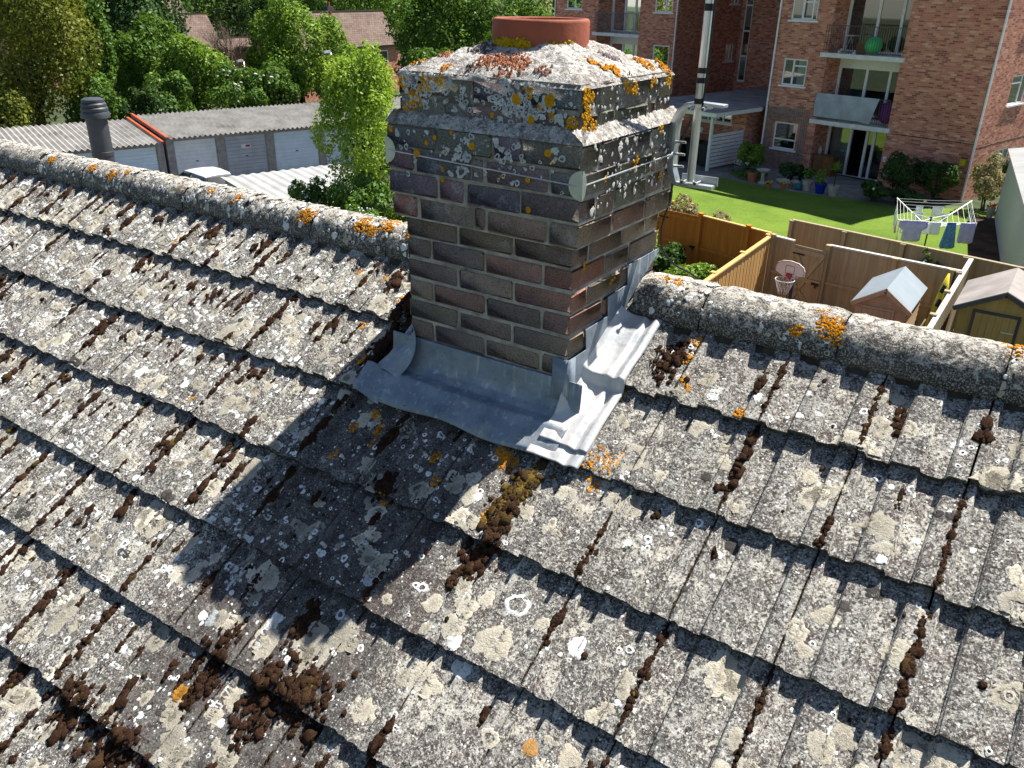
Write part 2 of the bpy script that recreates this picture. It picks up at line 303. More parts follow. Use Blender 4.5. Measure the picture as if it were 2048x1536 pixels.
class MB:
    def __init__(s): s.v = []; s.f = []; s.uv = {}; s.lv = []
    def add(s, vs, fs, lv=0.):
        b = len(s.v); s.v += [tuple(x) for x in vs]; s.f += [tuple(b+i for i in q) for q in fs]; s.lv += [lv]*len(vs); return b
    def hexa(s, p, lv=0.):   # 8 points: bottom 0-3 ccw, top 4-7
        return s.add(p, [(3, 2, 1, 0), (4, 5, 6, 7), (0, 1, 5, 4), (1, 2, 6, 5), (2, 3, 7, 6), (3, 0, 4, 7)], lv)
    def box(s, c, h, rz=0., ax=None, lv=0.):
        c = Vector(c)
        if ax is None: ax = (Vector((math.cos(rz), math.sin(rz), 0)), Vector((-math.sin(rz), math.cos(rz), 0)), Vector((0, 0, 1)))
        X, Y, Z = ax[0]*h[0], ax[1]*h[1], ax[2]*h[2]
        return s.hexa([c-X-Y-Z, c+X-Y-Z, c+X+Y-Z, c-X+Y-Z, c-X-Y+Z, c+X-Y+Z, c+X+Y+Z, c-X+Y+Z], lv)
    def beam(s, a, b, wd, th, up=(0, 0, 1), lv=0.):
        a, b = Vector(a), Vector(b); d = (b-a); L = d.length; d.normalize(); u = Vector(up)
        sd = d.cross(u)
        if sd.length < 1e-5: sd = d.cross(Vector((0, 1, 0)))
        sd.normalize(); uu = sd.cross(d)
        return s.box((a+b)/2, (L/2, wd/2, th/2), ax=(d, sd, uu), lv=lv)
    def tube(s, path, r, n=10, cap=True, lv=0.):
        path = [Vector(q) for q in path]; rs = r if isinstance(r, (list, tuple)) else [r]*len(path)
        rings = []; ref = None
        for i, q in enumerate(path):
            d = (path[min(i+1, len(path)-1)]-path[max(i-1, 0)]); 
            if d.length < 1e-9: d = Vector((0, 0, 1))
            d.normalize()
            if ref is None: ref = d.orthogonal().normalized()
            a = (ref-d*ref.dot(d))
            a = a.normalized() if a.length > 1e-6 else d.orthogonal().normalized()
            ref = a; b = d.cross(a)
            rings.append([q+(a*math.cos(2*math.pi*k/n)+b*math.sin(2*math.pi*k/n))*rs[i] for k in range(n)])
        vs = [v for g in rings for v in g]; fs = []
        for i in range(len(path)-1):
            for k in range(n): fs.append((i*n+k, i*n+(k+1) % n, (i+1)*n+(k+1) % n, (i+1)*n+k))
        if cap: fs.append(tuple(range(n))[::-1]); fs.append(tuple((len(path)-1)*n+k for k in range(n)))
        return s.add(vs, fs, lv)
    def lathe(s, c, prof, n=16, cap=True):  # prof [(r,z)]
        c = Vector(c); vs = []; fs = []
        for r, z in prof: vs += [c+Vector((r*math.cos(2*math.pi*k/n), r*math.sin(2*math.pi*k/n), z)) for k in range(n)]
        for i in range(len(prof)-1):
            for k in range(n): fs.append((i*n+k, i*n+(k+1) % n, (i+1)*n+(k+1) % n, (i+1)*n+k))
        if cap: fs.append(tuple(range(n))[::-1]); fs.append(tuple((len(prof)-1)*n+k for k in range(n)))
        return s.add(vs, fs)
    def grid(s, P, lv=0.):   # P[i][j] points
        ni, nj = len(P), len(P[0])
        return s.add([q for r in P for q in r], [(i*nj+j, i*nj+j+1, (i+1)*nj+j+1, (i+1)*nj+j) for i in range(ni-1) for j in range(nj-1)], lv)
    def quad(s, a, b, c, d, uv=None, lv=0.):
        k = s.add([a, b, c, d], [(0, 1, 2, 3)], lv)
        if uv:
            for i, q in enumerate(uv): s.uv[k+i] = q
    def ball(s, c, r, n=10, sq=(1, 1, 1)):
        c = Vector(c); vs = [c+Vector((0, 0, r*sq[2]))]; fs = []; m = n//2
        for i in range(1, m):
            th = math.pi*i/m
            for k in range(n): vs.append(c+Vector((r*sq[0]*math.sin(th)*math.cos(2*math.pi*k/n), r*sq[1]*math.sin(th)*math.sin(2*math.pi*k/n), r*sq[2]*math.cos(th))))
        vs.append(c-Vector((0, 0, r*sq[2]))); e = len(vs)-1
        for k in range(n):
            fs.append((0, 1+k, 1+(k+1) % n)); fs.append((e, e-n+(k+1) % n, e-n+k))
            for i in range(m-2): fs.append((1+i*n+k, 1+(i+1)*n+k, 1+(i+1)*n+(k+1) % n, 1+i*n+(k+1) % n))
        return s.add(vs, fs)
    def build(s, name, mat, parent=None, smooth=False, bevel=0., solid=0.):
        org = Vector((0, 0, 0)); q = parent
        while q is not None: org = org+q.location; q = q.parent
        me = bpy.data.meshes.new(name); me.from_pydata([Vector(v)-org for v in s.v], [], s.f)
        if s.uv:
            ul = me.uv_layers.new(name='UVMap')
            for lp in me.loops: ul.data[lp.index].uv = s.uv.get(lp.vertex_index, (0, 0))
        if any(s.lv): me.attributes.new('lv', 'FLOAT', 'POINT').data.foreach_set('value', s.lv)
        if smooth:
            for pl in me.polygons: pl.use_smooth = True
        me.materials.append(mat); o = link(bpy.data.objects.new(name, me), parent)
        if solid: md = o.modifiers.new('solid', 'SOLIDIFY'); md.thickness = solid; md.offset = 0
        if bevel: md = o.modifiers.new('bevel', 'BEVEL'); md.width = bevel; md.segments = 2; md.limit_method = 'ANGLE'
        return o
def smooth_angle(o, a=40):
    me = o.data
    for pl in me.polygons: pl.use_smooth = True
    md = o.modifiers.new('es', 'EDGE_SPLIT'); md.split_angle = R(a); return o

# ------------------------------------------------------------------ the near house: roof of interlocking concrete tiles
GZ = -6.85
TH = .5567; CT, ST = math.cos(TH), math.sin(TH)
RY0, RZ0, G, TW, STEP, XJ0 = .1217, -.4739, .334, .287, .034, 1.177
def RP(x, d, n):          # roof coordinates: along the ridge, down the slope from the first tile edge, out of the roof
    return np.stack([x+0*d, RY0-d*CT-n*ST, RZ0-d*ST+n*CT], -1)
def RPv(x, d, n): return Vector((x, RY0-d*CT-n*ST, RZ0-d*ST+n*CT))
rs = np.random.RandomState(3)
NC, K0, K1 = 13, -12, 30          # courses, first and last tile column
t_dn = rs.normal(0, .0022, (NC+1, K1-K0)); t_dd = rs.normal(0, .0035, (NC+1, K1-K0)); t_tilt = rs.normal(0, .006, (NC+1, K1-K0)); t_v = rs.rand(NC+1, K1-K0)
def prof(t):
    p = TW/2; t = np.mod(t, p)
    up = .0235
    a = np.clip((.0285-t)/.0065, 0, 1); b = np.clip((t-.0885)/.0065, 0, 1)
    a = a*a*(3-2*a); b = b*b*(3-2*b)
    return up*np.maximum(a, b)
def roof_n(x, d):
    """height of the tiled surface at roof coordinates (arrays)"""
    i = np.clip(np.ceil(d/G-1e-6), 0, NC-1).astype(int); k = np.floor((XJ0-x)/TW).astype(int)
    kk = np.clip(k-K0, 0, K1-K0-1)
    return -(i*G-d)/G*STEP+prof(x-XJ0)+t_dn[i, kk]
house = empty('tiled_house', (-.3, .3, GZ), 'near house with lichen covered grey tile roof and square brick chimney', 'house')
HP = np.array([0, .009, .0165, .0195, .0225, .0285, .0315, .045, .060, .075, .0855, .0885, .0935, .0965]); XS = np.concatenate([HP, HP+TW/2, [TW]])
def course(i, side=0):
    nx, ny = 29, 11
    VV, FF, TV, AL = [], [], [], []; nb = 0
    for k in range(K0, K1):
        xr = XJ0-k*TW; xl = xr-TW
        if i <= 1 and xl > (-.70 if i == 0 else -.62) and xr < (-.02 if i == 0 else -.08): continue
        if side*(xl+.33) < 0: continue
        kk = k-K0; gap = .0022+.0012*rs.rand()
        xs = XS+xl; xs[0] += gap; xs[-1] -= gap; ds = np.linspace((i-1)*G-.07, i*G, ny)
        X, D = np.meshgrid(xs, ds)
        edge = (D-ds[0])/(ds[-1]-ds[0])
        D = D+t_dd[i, kk]*edge+np.where(edge > .99, rs.normal(0, .0016, X.shape), 0)
        if rs.rand() < .45:
            cx_ = rs.uniform(xl, xr); D = D-np.where(edge > .99, 1., 0.)*rs.uniform(.004, .012)*np.exp(-((X-cx_)/rs.uniform(.006, .02))**2)
        N = -(i*G-D)/G*STEP+prof(X-XJ0)+t_dn[i, kk]+t_tilt[i, kk]*(X-xl-TW/2)+rs.normal(0, .0007, X.shape)
        N = N-np.where(edge > .99, .003, 0)
        top = RP(X, D, N).reshape(-1, 3); lip = RP(X[-1], D[-1], N[-1]-.0005); bot = RP(X[-1], D[-1]-.002, N[-1]-.021); sl = RP(X[:, 0], D[:, 0], N[:, 0]-.02); sr = RP(X[:, -1], D[:, -1], N[:, -1]-.02)
        V = np.concatenate([top, bot, sl, sr, lip]); idx = np.arange(nx*ny).reshape(ny, nx)
        f = np.stack([idx[:-1, :-1], idx[1:, :-1], idx[1:, 1:], idx[:-1, 1:]], -1).reshape(-1, 4)
        o = nx*ny; b = np.arange(nx-1); o4 = o+nx+2*ny; fe = np.stack([o4+b, o+b, o+b+1, o4+b+1], -1)
        o2 = o+nx; c = np.arange(ny-1); fl = np.stack([idx[:-1, 0], o2+c, o2+c+1, idx[1:, 0]], -1)
        o3 = o2+ny; fr = np.stack([idx[:-1, -1], idx[1:, -1], o3+c+1, o3+c], -1)
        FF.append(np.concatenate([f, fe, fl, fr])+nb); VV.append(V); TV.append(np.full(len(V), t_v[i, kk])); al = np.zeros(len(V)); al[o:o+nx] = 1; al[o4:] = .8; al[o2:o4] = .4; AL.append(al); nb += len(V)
    o = npmesh('tile_course', np.concatenate(VV), np.concatenate(FF), M['tile'], house, {'tv': np.concatenate(TV), 'edge_shade': np.concatenate(AL)})
for i in range(NC):
    for sd in ((-1, 1) if i < 2 else (0,)): course(i, sd)
mb = MB()     # sarking below the tiles
mb.quad(RPv(-7.2, -.5, -.085), RPv(-7.2, NC*G-.05, -.085), RPv(4.6, NC*G-.05, -.085), RPv(4.6, -.5, -.085)); mb.build('roof_underlay', M['black'], house)
RIDGE_Y, RIDGE_Z, RR = .488, -.314, .114
mb = MB()     # far slope
yb, zb = RIDGE_Y, RZ0+(RIDGE_Y-RY0)*ST/CT
P = []
for j in range(83):
    P.append([])
    for i in range(15):
        for e in (0, .93):
            dd = (i+e)*G; P[-1].append(Vector((-7.2+j*.1435, yb+.03+dd*CT, zb-.03-dd*ST+(.0 if e else -.03)+(.016 if j % 2 else 0))))
mb.grid(P); mb.build('far_roof_slope', M['tile'], house)
mb = MB()     # walls below the eaves
ez = RZ0-NC*G*ST
for y0, y1 in ((RY0-NC*G*CT+.35, RY0-NC*G*CT+.6), (4.1, 4.35)): mb.box((-1.3, (y0+y1)/2, (ez+.05+GZ)/2), (5.6, .12, (ez+.05-GZ)/2))
for x in (-6.9, 4.3): mb.hexa([(x-.12, -3.3, GZ), (x+.12, -3.3, GZ), (x+.12, 4.2, GZ), (x-.12, 4.2, GZ), (x-.12, -3.3, ez), (x+.12, -3.3, ez), (x+.12, 4.2, ez), (x-.12, 4.2, ez)])
for x in (-6.9, 4.3): mb.hexa([(x-.12, -3.3, ez), (x+.12, -3.3, ez), (x+.12, 4.0, ez), (x-.12, 4.0, ez), (x-.12, .2, -.5), (x+.12, .2, -.5), (x+.12, .4, -.5), (x-.12, .4, -.5)])
mb.build('outer_wall', M['wbrick'], house)
# ridge tiles and their mortar bed
def ridge_tile(x0, x1, seed):
    q = np.random.RandomState(seed); nx, na = 26, 26
    dz, dy, tw = q.normal(0, .004), q.normal(0, .004), q.normal(0, .006)
    xs = np.linspace(x0+.002, x1-.002, nx); an = np.linspace(-.12, math.pi+.12, na)
    X, A = np.meshgrid(xs, an, indexing='ij')
    lump = np.zeros_like(X)
    for _ in range(40):
        cx, ca, s = q.uniform(x0, x1), q.uniform(0, math.pi), q.uniform(.012, .04); lump += q.uniform(-.4, 1)*.006*np.exp(-((X-cx)**2+((A-ca)*RR)**2)/(2*s*s))
    r = RR+lump+q.normal(0, .0012, X.shape)-.004*(np.abs(X-x0) < .012)-.004*(np.abs(X-x1) < .012)
    def pts(r, drop=0): return np.stack([X, RIDGE_Y+dy-np.cos(A)*r, RIDGE_Z+dz+tw*(X-x0)+np.sin(A)*r*.98], -1)
    top = pts(r).reshape(-1, 3); inn = pts(r-.017).reshape(-1, 3); V = np.concatenate([top, inn]); n = nx*na
    idx = np.arange(n).reshape(nx, na)
    f = np.stack([idx[:-1, :-1], idx[:-1, 1:], idx[1:, 1:], idx[1:, :-1]], -1).reshape(-1, 4)
    e = [np.stack([a, b, b+n, a+n], -1) for a, b in ((idx[0, :-1], idx[0, 1:]), (idx[-1, 1:], idx[-1, :-1]), (idx[:-1, 0], idx[1:, 0]), (idx[1:, -1], idx[:-1, -1]))]
    return npmesh('ridge_tile', V, np.concatenate([f]+e), M['ridge'], house, smooth=True)
xs = [.03, .285, .735, 1.185, 1.635, 2.085, 2.535, 2.985, 3.435, 3.885, 4.335]
for a, b in zip(xs[:-1], xs[1:]): ridge_tile(a, b, int(a*1000)+3000)
x = -.672
while x > -6.9: ridge_tile(x-.45, x, int(-x*1000)); x -= .45
for x0, x1 in ((-7.1, -.67), (.17, 4.3)):
    n = int((x1-x0)/.018); q = np.random.RandomState(int(x1*10)+90); xx = np.linspace(x0, x1, n)
    w1 = np.convolve(q.normal(0, 1, n+30), np.ones(12)/12, 'same')[15:15+n]*.011
    for sgn in ((-1,) if True else ()):
        prf = [(-.092, .012), (-.106, -.010), (-.113, -.034), (-.124, -.075)]
        rows = []
        for (dy, dz) in prf: rows.append(np.stack([xx, RIDGE_Y+dy+w1*(.3+dz*-8)+q.normal(0, .0022, n), RIDGE_Z+dz+q.normal(0, .002, n)], -1))
        V = np.stack(rows, 1).reshape(-1, 3); m = len(prf); idx = np.arange(n*m).reshape(n, m)
        f = np.stack([idx[:-1, :-1], idx[:-1, 1:], idx[1:, 1:], idx[1:, :-1]], -1).reshape(-1, 4)
        npmesh('ridge_bedding', V, f, M['bedding'], house, smooth=True)

# ------------------------------------------------------------------ chimney
CW, CD = .665, .615
ZJ = [0-.075*k for k in range(0, 15)]
ROWS = []                                    # (z bottom, z top, projection, pattern)
up = .466/6
prj = [.030, .036, .038, .038, .004, .004]   # rows 6,5,4,3,2,1 from below
PU = ['HSSHx', 'SHSS', 'HSxSH', 'SSHS', 'SHSS', 'HSSS']
for k in range(6): ROWS.append((up*k, up*(k+1), prj[k], PU[k]))
for k in range(14): ROWS.append((-.075*(k+1), -.075*k, rnd.uniform(-.0015, .0015), 'SSS' if k % 2 == 0 else 'HSSH'))
PAL = [(.265, .180, .135), (.225, .168, .130), (.285, .215, .155), (.32, .165, .118), (.25, .195, .135), (.215, .165, .130), (.31, .235, .16), (.295, .165, .125)]
SOOT = [(.20, .178, .160), (.225, .192, .170), (.170, .152, .140), (.25, .205, .178)]
REDB = (.42, .155, .105)
def brick_mesh():
    V, F, C = [], [], []
    def brick(x0, x1, y0, y1, z0, z1, c):
        j = lambda s=.0018: rnd.gauss(0, s)
        ox, oy, oz = j(.0018), j(.0018), j(.0016)
        b = .0042; X0, X1, Y0, Y1, Z0, Z1 = x0+ox, x1+ox, y0+oy, y1+oy, z0+oz, z1+oz
        # chamfered box: 24 vertices
        vs = []; ids = {}
        for sx in (0, 1):
            for sy in (0, 1):
                for sz in (0, 1):
                    p = [X1 if sx else X0, Y1 if sy else Y0, Z1 if sz else Z0]
                    for ax in range(3):
                        q = list(p)
                        for a2 in range(3):
                            if a2 != ax: q[a2] += (-b if (sx, sy, sz)[a2] else b)*rnd.uniform(.35, 2.3)
                        ids[(sx, sy, sz, ax)] = len(V)+len(vs); vs.append(q)
        I = ids
        for ax in range(3):
            a1, a2 = [(1, 2), (2, 0), (0, 1)][ax]
            for s in (0, 1):
                def key(u, v):
                    k = [0, 0, 0]; k[ax] = s; k[a1] = u; k[a2] = v; return I[(*k, ax)]
                q = [key(0, 0), key(1, 0), key(1, 1), key(0, 1)]; F.append(q if s else q[::-1])
        for ax in range(3):       # edge chamfers
            a1, a2 = [(1, 2), (2, 0), (0, 1)][ax]
            for u in (0, 1):
                for v in (0, 1):
                    def key(e, own):
                        k = [0, 0, 0]; k[ax] = e; k[a1] = u; k[a2] = v; return I[(*k, own)]
                    F.append([key(0, a1), key(1, a1), key(1, a2), key(0, a2)])
        for sx in (0, 1):
            for sy in (0, 1):
                for sz in (0, 1): t = [I[(sx, sy, sz, a)] for a in range(3)]; F.append(t+[t[2]])
        V.extend(vs); C.extend([c]*24)
    def colour(z, corner=False):
        f = min(1, max(0, (z-.02)/.16))
        if rnd.random() < f: return tuple(v*rnd.uniform(.8, 1.2) for v in rnd.choice(SOOT))
        c = rnd.choice(PAL); k = rnd.uniform(.95, 1.45); return tuple(v*k for v in c)
    LN = {'S': .215, 'H': .1025, 'x': .04}
    for ri, (z0, z1, pr, pat) in enumerate(ROWS):
        zb, zt = z0+.0050, z1-.0050
        x0, x1, y0, y1 = -CW-pr, pr, -pr, CD+pr
        if pat == 'HSSHx': pat = 'HSxSH'
        L = [LN[c] for c in pat]; tot = sum(L)+.01*(len(L)-1); sc = (x1-x0-.01*(len(L)-1))/sum(L)
        for yy, side in ((y0, 0), (y1, 1)):
            x = x0
            for bi, l in enumerate(L):
                l *= sc; dep = .215 if (pat[bi] == 'H' and bi in (0, len(L)-1)) else .1025
                c = colour(zt)
                if ri == 0 and bi == 0 and side == 0: c = REDB
                if side == 0 and (ri in (7, 8, 9, 12) and bi == len(L)-1) and rnd.random() < .35: c = (.34, .145, .10)
                brick(x, x+l, yy if side == 0 else yy-dep, yy+dep if side == 0 else yy, zb, zt, c); x += l+.01
        for xx, side in ((x0, 0), (x1, 1)):
            st = (.215 if pat[-1] == 'H' else .1025)+.01; a = y0+st; e = y1-st
            segs = []; y = a
            first = .1025 if (pat[-1] == 'S' and ri < 6) else .215
            while y < e-.03:
                l = min(first if not segs else .215, e-y)
                if e-(y+l) < .055: l = e-y
                segs.append((y, y+l)); y += l+.01
            for (ya, yc) in segs: brick(xx if side == 0 else xx-.1025, xx+.1025 if side == 0 else xx, ya, yc, zb, zt, colour(zt))
    return V, F, C
V, F, C = brick_mesh()
# chipped red corner on the right arris
chim = npmesh('chimney_stack', V, F, M['cbrick'], house, {'col': np.array(C)})
mb = MB()
for z0, z1, pr, pat in ROWS: mb.box((-CW/2, CD/2, (z0+z1)/2), (CW/2+pr-.0058, CD/2+pr-.0058, (z1-z0)/2))
mb.build('mortar_joints', M['mortar'], chim)
for (c, h) in (((-.006, .012, -.1855), (.013, .018, .030)), ((-.008, .010, -.262), (.0125, .014, .031)), ((-.010, .004, -.337), (.014, .0085, .030))):   # worn red brick showing at the arris
    pass
# weathered ledge of mortar on the projecting courses
n = 150; q = np.random.RandomState(5)
def ledge(p0, p1, out, seed):
    q = np.random.RandomState(seed); n = int((Vector(p1)-Vector(p0)).length/.007); m = 8; p0, p1, out = map(np.array, (p0, p1, out)); V = []
    sm = np.convolve(q.normal(0, 1, n+20), np.ones(9)/9, 'same')[10:10+n]
    for i in range(n):
        b = p0+(p1-p0)*i/(n-1)
        for j in range(m):
            t = j/(m-1); h = .036*(1-t)**1.4*(1+.35*sm[i])+.004*math.sin(math.pi*t)+q.normal(0, .0022)
            V.append(b+out*(t*.040-.004)+np.array([0, 0, h if t < .99 else -.003]))
    idx = np.arange(n*m).reshape(n, m); f = np.stack([idx[:-1, :-1], idx[:-1, 1:], idx[1:, 1:], idx[1:, :-1]], -1).reshape(-1, 4)
    npmesh('mortar_ledge', V, f, M['flaunch'], chim)
zl = up*4
ledge((-CW-.04, -.004, zl), (.04, -.004, zl), (0, -1, 0), 1); ledge((.004, CD+.04, zl), (.004, -.04, zl), (1, 0, 0), 2) if False else ledge((.004, -.04, zl), (.004, CD+.04, zl), (1, 0, 0), 2)
ledge((-CW-.004, -.04, zl), (-CW-.004, CD+.04, zl), (-1, 0, 0), 3)
# flaunching
n = 110; u = np.linspace(0, 1, n); X, Y = np.meshgrid(-CW-.007+u*(CW+.014), -.007+u*(CD+.014), indexing='ij')
PC = (-.333, .31); PRAD = .156
dx = np.minimum(X+CW+.007, .007-X)/(CW/2+.007); dy = np.minimum(Y+.007, CD+.007-Y)/(CD/2+.007); e = np.minimum(dx, dy)
q = np.random.RandomState(11)
H = .455+.014*np.minimum(1, e*8)+.080*np.minimum(1, e/.62)**1.05
for _ in range(420):
    cx, cy, s, a = q.uniform(-CW, 0), q.uniform(0, CD), q.uniform(.008, .03), q.uniform(-.5, 1)
    H += a*.006*np.exp(-((X-cx)**2+(Y-cy)**2)/(2*s*s))
H += q.normal(0, .0018, H.shape); H = np.where(e <= 0.0001, .452, H)
idx = np.arange(n*n).reshape(n, n)
npmesh('flaunching', np.stack([X, Y, H], -1).reshape(-1, 3), np.stack([idx[:-1, :-1], idx[1:, :-1], idx[1:, 1:], idx[:-1, 1:]], -1).reshape(-1, 4), M['flaunch'], chim, smooth=True)
mb = MB(); mb.lathe((*PC, 0), [(PRAD, .47), (PRAD, .612), (PRAD-.002, .619), (PRAD-.006, .622), (PRAD-.016, .622), (PRAD-.02, .618), (PRAD-.022, .46)], 64, False)
smooth_angle(mb.build('chimney_pot', M['terracotta'], chim), 50)
# ------------------------------------------------------------------ lead work
def roof_plane_z(y): return RZ0+(y-RY0)*ST/CT
def lead_sheet(name, Pf, nu, nv, seed, amp=.002, parent=chim, th=.0035):
    q = np.random.RandomState(seed); uu, vv = np.meshgrid(np.linspace(0, 1, nu), np.linspace(0, 1, nv), indexing='ij')
    V = np.array([[Pf(a, b) for b in np.linspace(0, 1, nv)] for a in np.linspace(0, 1, nu)], float)
    d = np.zeros((nu, nv))
    for _ in range(30):
        cu, cv, s = q.rand(), q.rand(), q.uniform(.05, .16); d += q.normal(0, 1)*amp*np.exp(-((uu-cu)**2+(vv-cv)**2)/(2*s*s))
    V[:, :, 2] += d; V[:, :, 1] -= d*.5
    idx = np.arange(nu*nv).reshape(nu, nv)
    o = npmesh(name, V.reshape(-1, 3), np.stack([idx[:-1, :-1], idx[:-1, 1:], idx[1:, 1:], idx[1:, :-1]], -1).reshape(-1, 4), M['lead'], parent, smooth=True)
    md = o.modifiers.new('solid', 'SOLIDIFY'); md.thickness = th; md.offset = 0; return o
def apron(a, b):      # a along x, b from the top of the upstand down to the drip edge
    x = -.745+a*(.745+.06); L = [(-.004, -.447), (-.007, -.490), (-.012, -.527), (-.024, -.552), (-.05, -.570)]
    d0 = (RY0+.05)/CT
    yy, zz = None, None
    s = b*9
    pts = [np.array(p) for p in L]+[np.array([RY0-d*CT-n_*ST, RZ0-d*ST+n_*CT]) for d, n_ in ((.235, .031), (.27, .024), (.305, .023), (.336+.006*math.sin(a*11), .021+.004*math.sin(a*17)), (.345+.006*math.sin(a*11), .012+.004*math.sin(a*17)))]
    i = min(int(s), 8); p = pts[i]*(1-(s-i))+pts[i+1]*(s-i)
    return (x, p[0], p[1])
lead_sheet('lead_apron', apron, 60, 46, 1)
def corner_l(a, b):   # lead lapped round the left foot of the stack, over the end of the apron
    top = [(-.672, .075, -.415), (-.650, -.018, -.425)]
    t = b
    x0, x1 = -.684-.092*t**.8, -.650+.048*math.sin(math.pi*min(1, t*.8))-.03*t*t
    y0, y1 = .10-.195*t, -.012-.092*t**1.6
    z0 = roof_plane_z(y0)+.032+(1-t)**2*.07; z1 = roof_plane_z(y1)+.034+(1-t)**1.2*.125
    s = a; x = x0*(1-s)+x1*s; y = y0*(1-s)+y1*s; z = z0*(1-s)+z1*s+.018*math.sin(math.pi*s)*t
    return (x, y, z)
lead_sheet('lead_corner', corner_l, 24, 30, 2, .003)
def corner_foot(a, b):
    d = .215+b*.125; x = -.815+.135*a+.01*b; n_ = .026+.022*math.sin(math.pi*min(1, a*1.15+.08))+(-.012 if b > .93 else 0)
    p = RPv(x, d+.02*a, n_); return (p.x, p.y, p.z)
lead_sheet('lead_corner_foot', corner_foot, 20, 16, 3, .002)
def cover_n(t):       # section of the side flashing, t metres from the brick face
    k = [(-.004, .085), (.0, .070), (.018, .044), (.04, .030), (.07, .028), (.095, .030), (.112, .014), (.125, .020), (.138, .034), (.146, .032), (.156, .026), (.160, .020)]
    xs_, ys_ = zip(*k); return float(np.interp(t, xs_, ys_))
def cover(d0, d1, lift, x1=.158, flare=0.):
    def f(a, b):
        d = d0+(d1-d0)*b; t = -.004+(x1+.004)*a
        i = 0 if d < 0.004 else 1; base = -(i*G-d)/G*STEP
        if 0 <= d < .03: base = -.034*(d/.03)-.0*1
        if d >= .03: base = -(G-d)/G*STEP
        wv = .0025*math.sin(d*31+t*20)
        k = min(1., max(0., (d-.135)/.05)); cn = cover_n(t); cn = cn*(1-k)+min(cn, .030)*k
        p = RPv(t-flare*k*(1-a), d, base+cn+lift+wv); return (p.x, p.y, p.z)
    return f
lead_sheet('lead_side_flashing', cover(-.29, .285, .006, flare=.012), 40, 110, 4, .0015).data.materials[0] = M['lead_pale']
lead_sheet('lead_lower_flashing', cover(.235, .348, -.003, flare=.03), 30, 24, 5, .0015).data.materials[0] = M['lead_pale']
def lead_plate(name, poly, seed):  # step flashing pieces on the right brick face, polygon in (y,z)
    mb = MB(); xo = .0075
    vs = [(xo+.0016*math.sin(y*60), y, z) for y, z in poly]; mb.add(vs, [tuple(range(len(vs)))]); return mb.build(name, M['lead'], chim, solid=.003)
for j, (ya, yb2, zt) in enumerate(((-.004, .112, -.375), (.096, .248, -.300), (.236, .392, -.225), (.374, .618, -.150))):
    zb0, zb1 = roof_plane_z(ya)+.03, roof_plane_z(yb2)+.03
    lead_plate('lead_step', [(ya+.018*0, zt), (yb2+.006, zt+.004), (yb2+.01, max(zb1-.02, zt-.14)), (ya+.03, zb0+.0), (ya+.018, zb0+.01)], j)
mb = MB(); mb.beam((-.006, -.0075, -.47), (.0075, -.0075, -.40), .003, .03); 
P = [[Vector((-.05, -.0085, -.373)), Vector((-.004, -.0095, -.372)), Vector((.0085, -.007, -.371)), Vector((.0105, .03, -.370))], [Vector((-.05, -.012, -.45)), Vector((-.004, -.013, -.45)), Vector((.0105, -.009, -.45)), Vector((.012, .03, -.45))], [Vector((-.045, -.018, -.515)), Vector((-.004, -.019, -.515)), Vector((.012, -.012, -.51)), Vector((.013, .03, -.50))]]
mbb = MB(); mbb.grid(P); mbb.build('lead_corner_fold', M['lead'], chim, smooth=True, solid=.003)

# ------------------------------------------------------------------ aerial mast lashed to the stack
mast = empty('aerial_mast', (.13, .56, .1), 'bare aluminium aerial mast on a galvanised bracket strapped to the brick chimney', 'aerial mast')
mx, my = .128, .556
mb = MB(); mb.tube([(mx, my, .125), (mx, my, 1.0)], .0135, 20); smooth_angle(mb.build('mast_pole', M['alu'], mast))
for z0, z1 in ((.375, .392), (.439, .456), (.469, .486), (.652, .673), (.693, .712)):
    mb = MB(); mb.tube([(mx, my, z0), (mx, my, z1)], .0146, 20); smooth_angle(mb.build('black_tape', M['black'], mast))
def strip(path, yc, hw, th):
    mb = MB(); n = len(path)
    nrm = []
    for i in range(n):
        a = Vector(path[max(i-1, 0)]); b = Vector(path[min(i+1, n-1)]); d = (b-a).normalized(); nrm.append(Vector((-d.y, d.x)))
    P = []
    ths = th if isinstance(th, list) else [th]*n
    for (x, z), k, th in zip(path, nrm, ths): P.append([Vector((x-k.x*th/2, yc-hw, z-k.y*th/2)), Vector((x-k.x*th/2, yc+hw, z-k.y*th/2)), Vector((x+k.x*th/2, yc+hw, z+k.y*th/2)), Vector((x+k.x*th/2, yc-hw, z+k.y*th/2))])
    vs = [v for r in P for v in r]; fs = [(0, 1, 2, 3), tuple(4*(n-1)+i for i in (3, 2, 1, 0))]
    for i in range(n-1):
        for j in range(4): fs.append((4*i+j, 4*(i+1)+j, 4*(i+1)+(j+1) % 4, 4*i+(j+1) % 4))
    mb.add(vs, fs); return mb
bx = .046
pth = [(.215, .372), (.115, .374), (.085, .366), (.062, .345), (bx+.004, .315), (bx, .275), (bx, .185), (bx+.005, .150), (.066, .115), (.076, .108), (.205, .110)]
smooth_angle(strip(pth, .575, .019, [.010, .012, .016, .020, .024, .024, .024, .022, .018, .014, .012]).build('bracket_arm', M['galv'], mast, bevel=.001), 25)
mb = MB(); mb.box((.145, .597, .124), (.065, .0025, .015)); mb.build('bracket_flange', M['galv'], mast)
for z in (.121, .361):
    for x in (.105, .152):
        mb = MB(); mb.tube([(x, .535, z), (x, .603, z)], .0038, 8); mb.tube([(x, .535, z), (x, .541, z)], .0075, 6); mb.tube([(x, .598, z), (x, .604, z)], .0075, 6); mb.build('bolt', M['galv'], mast)
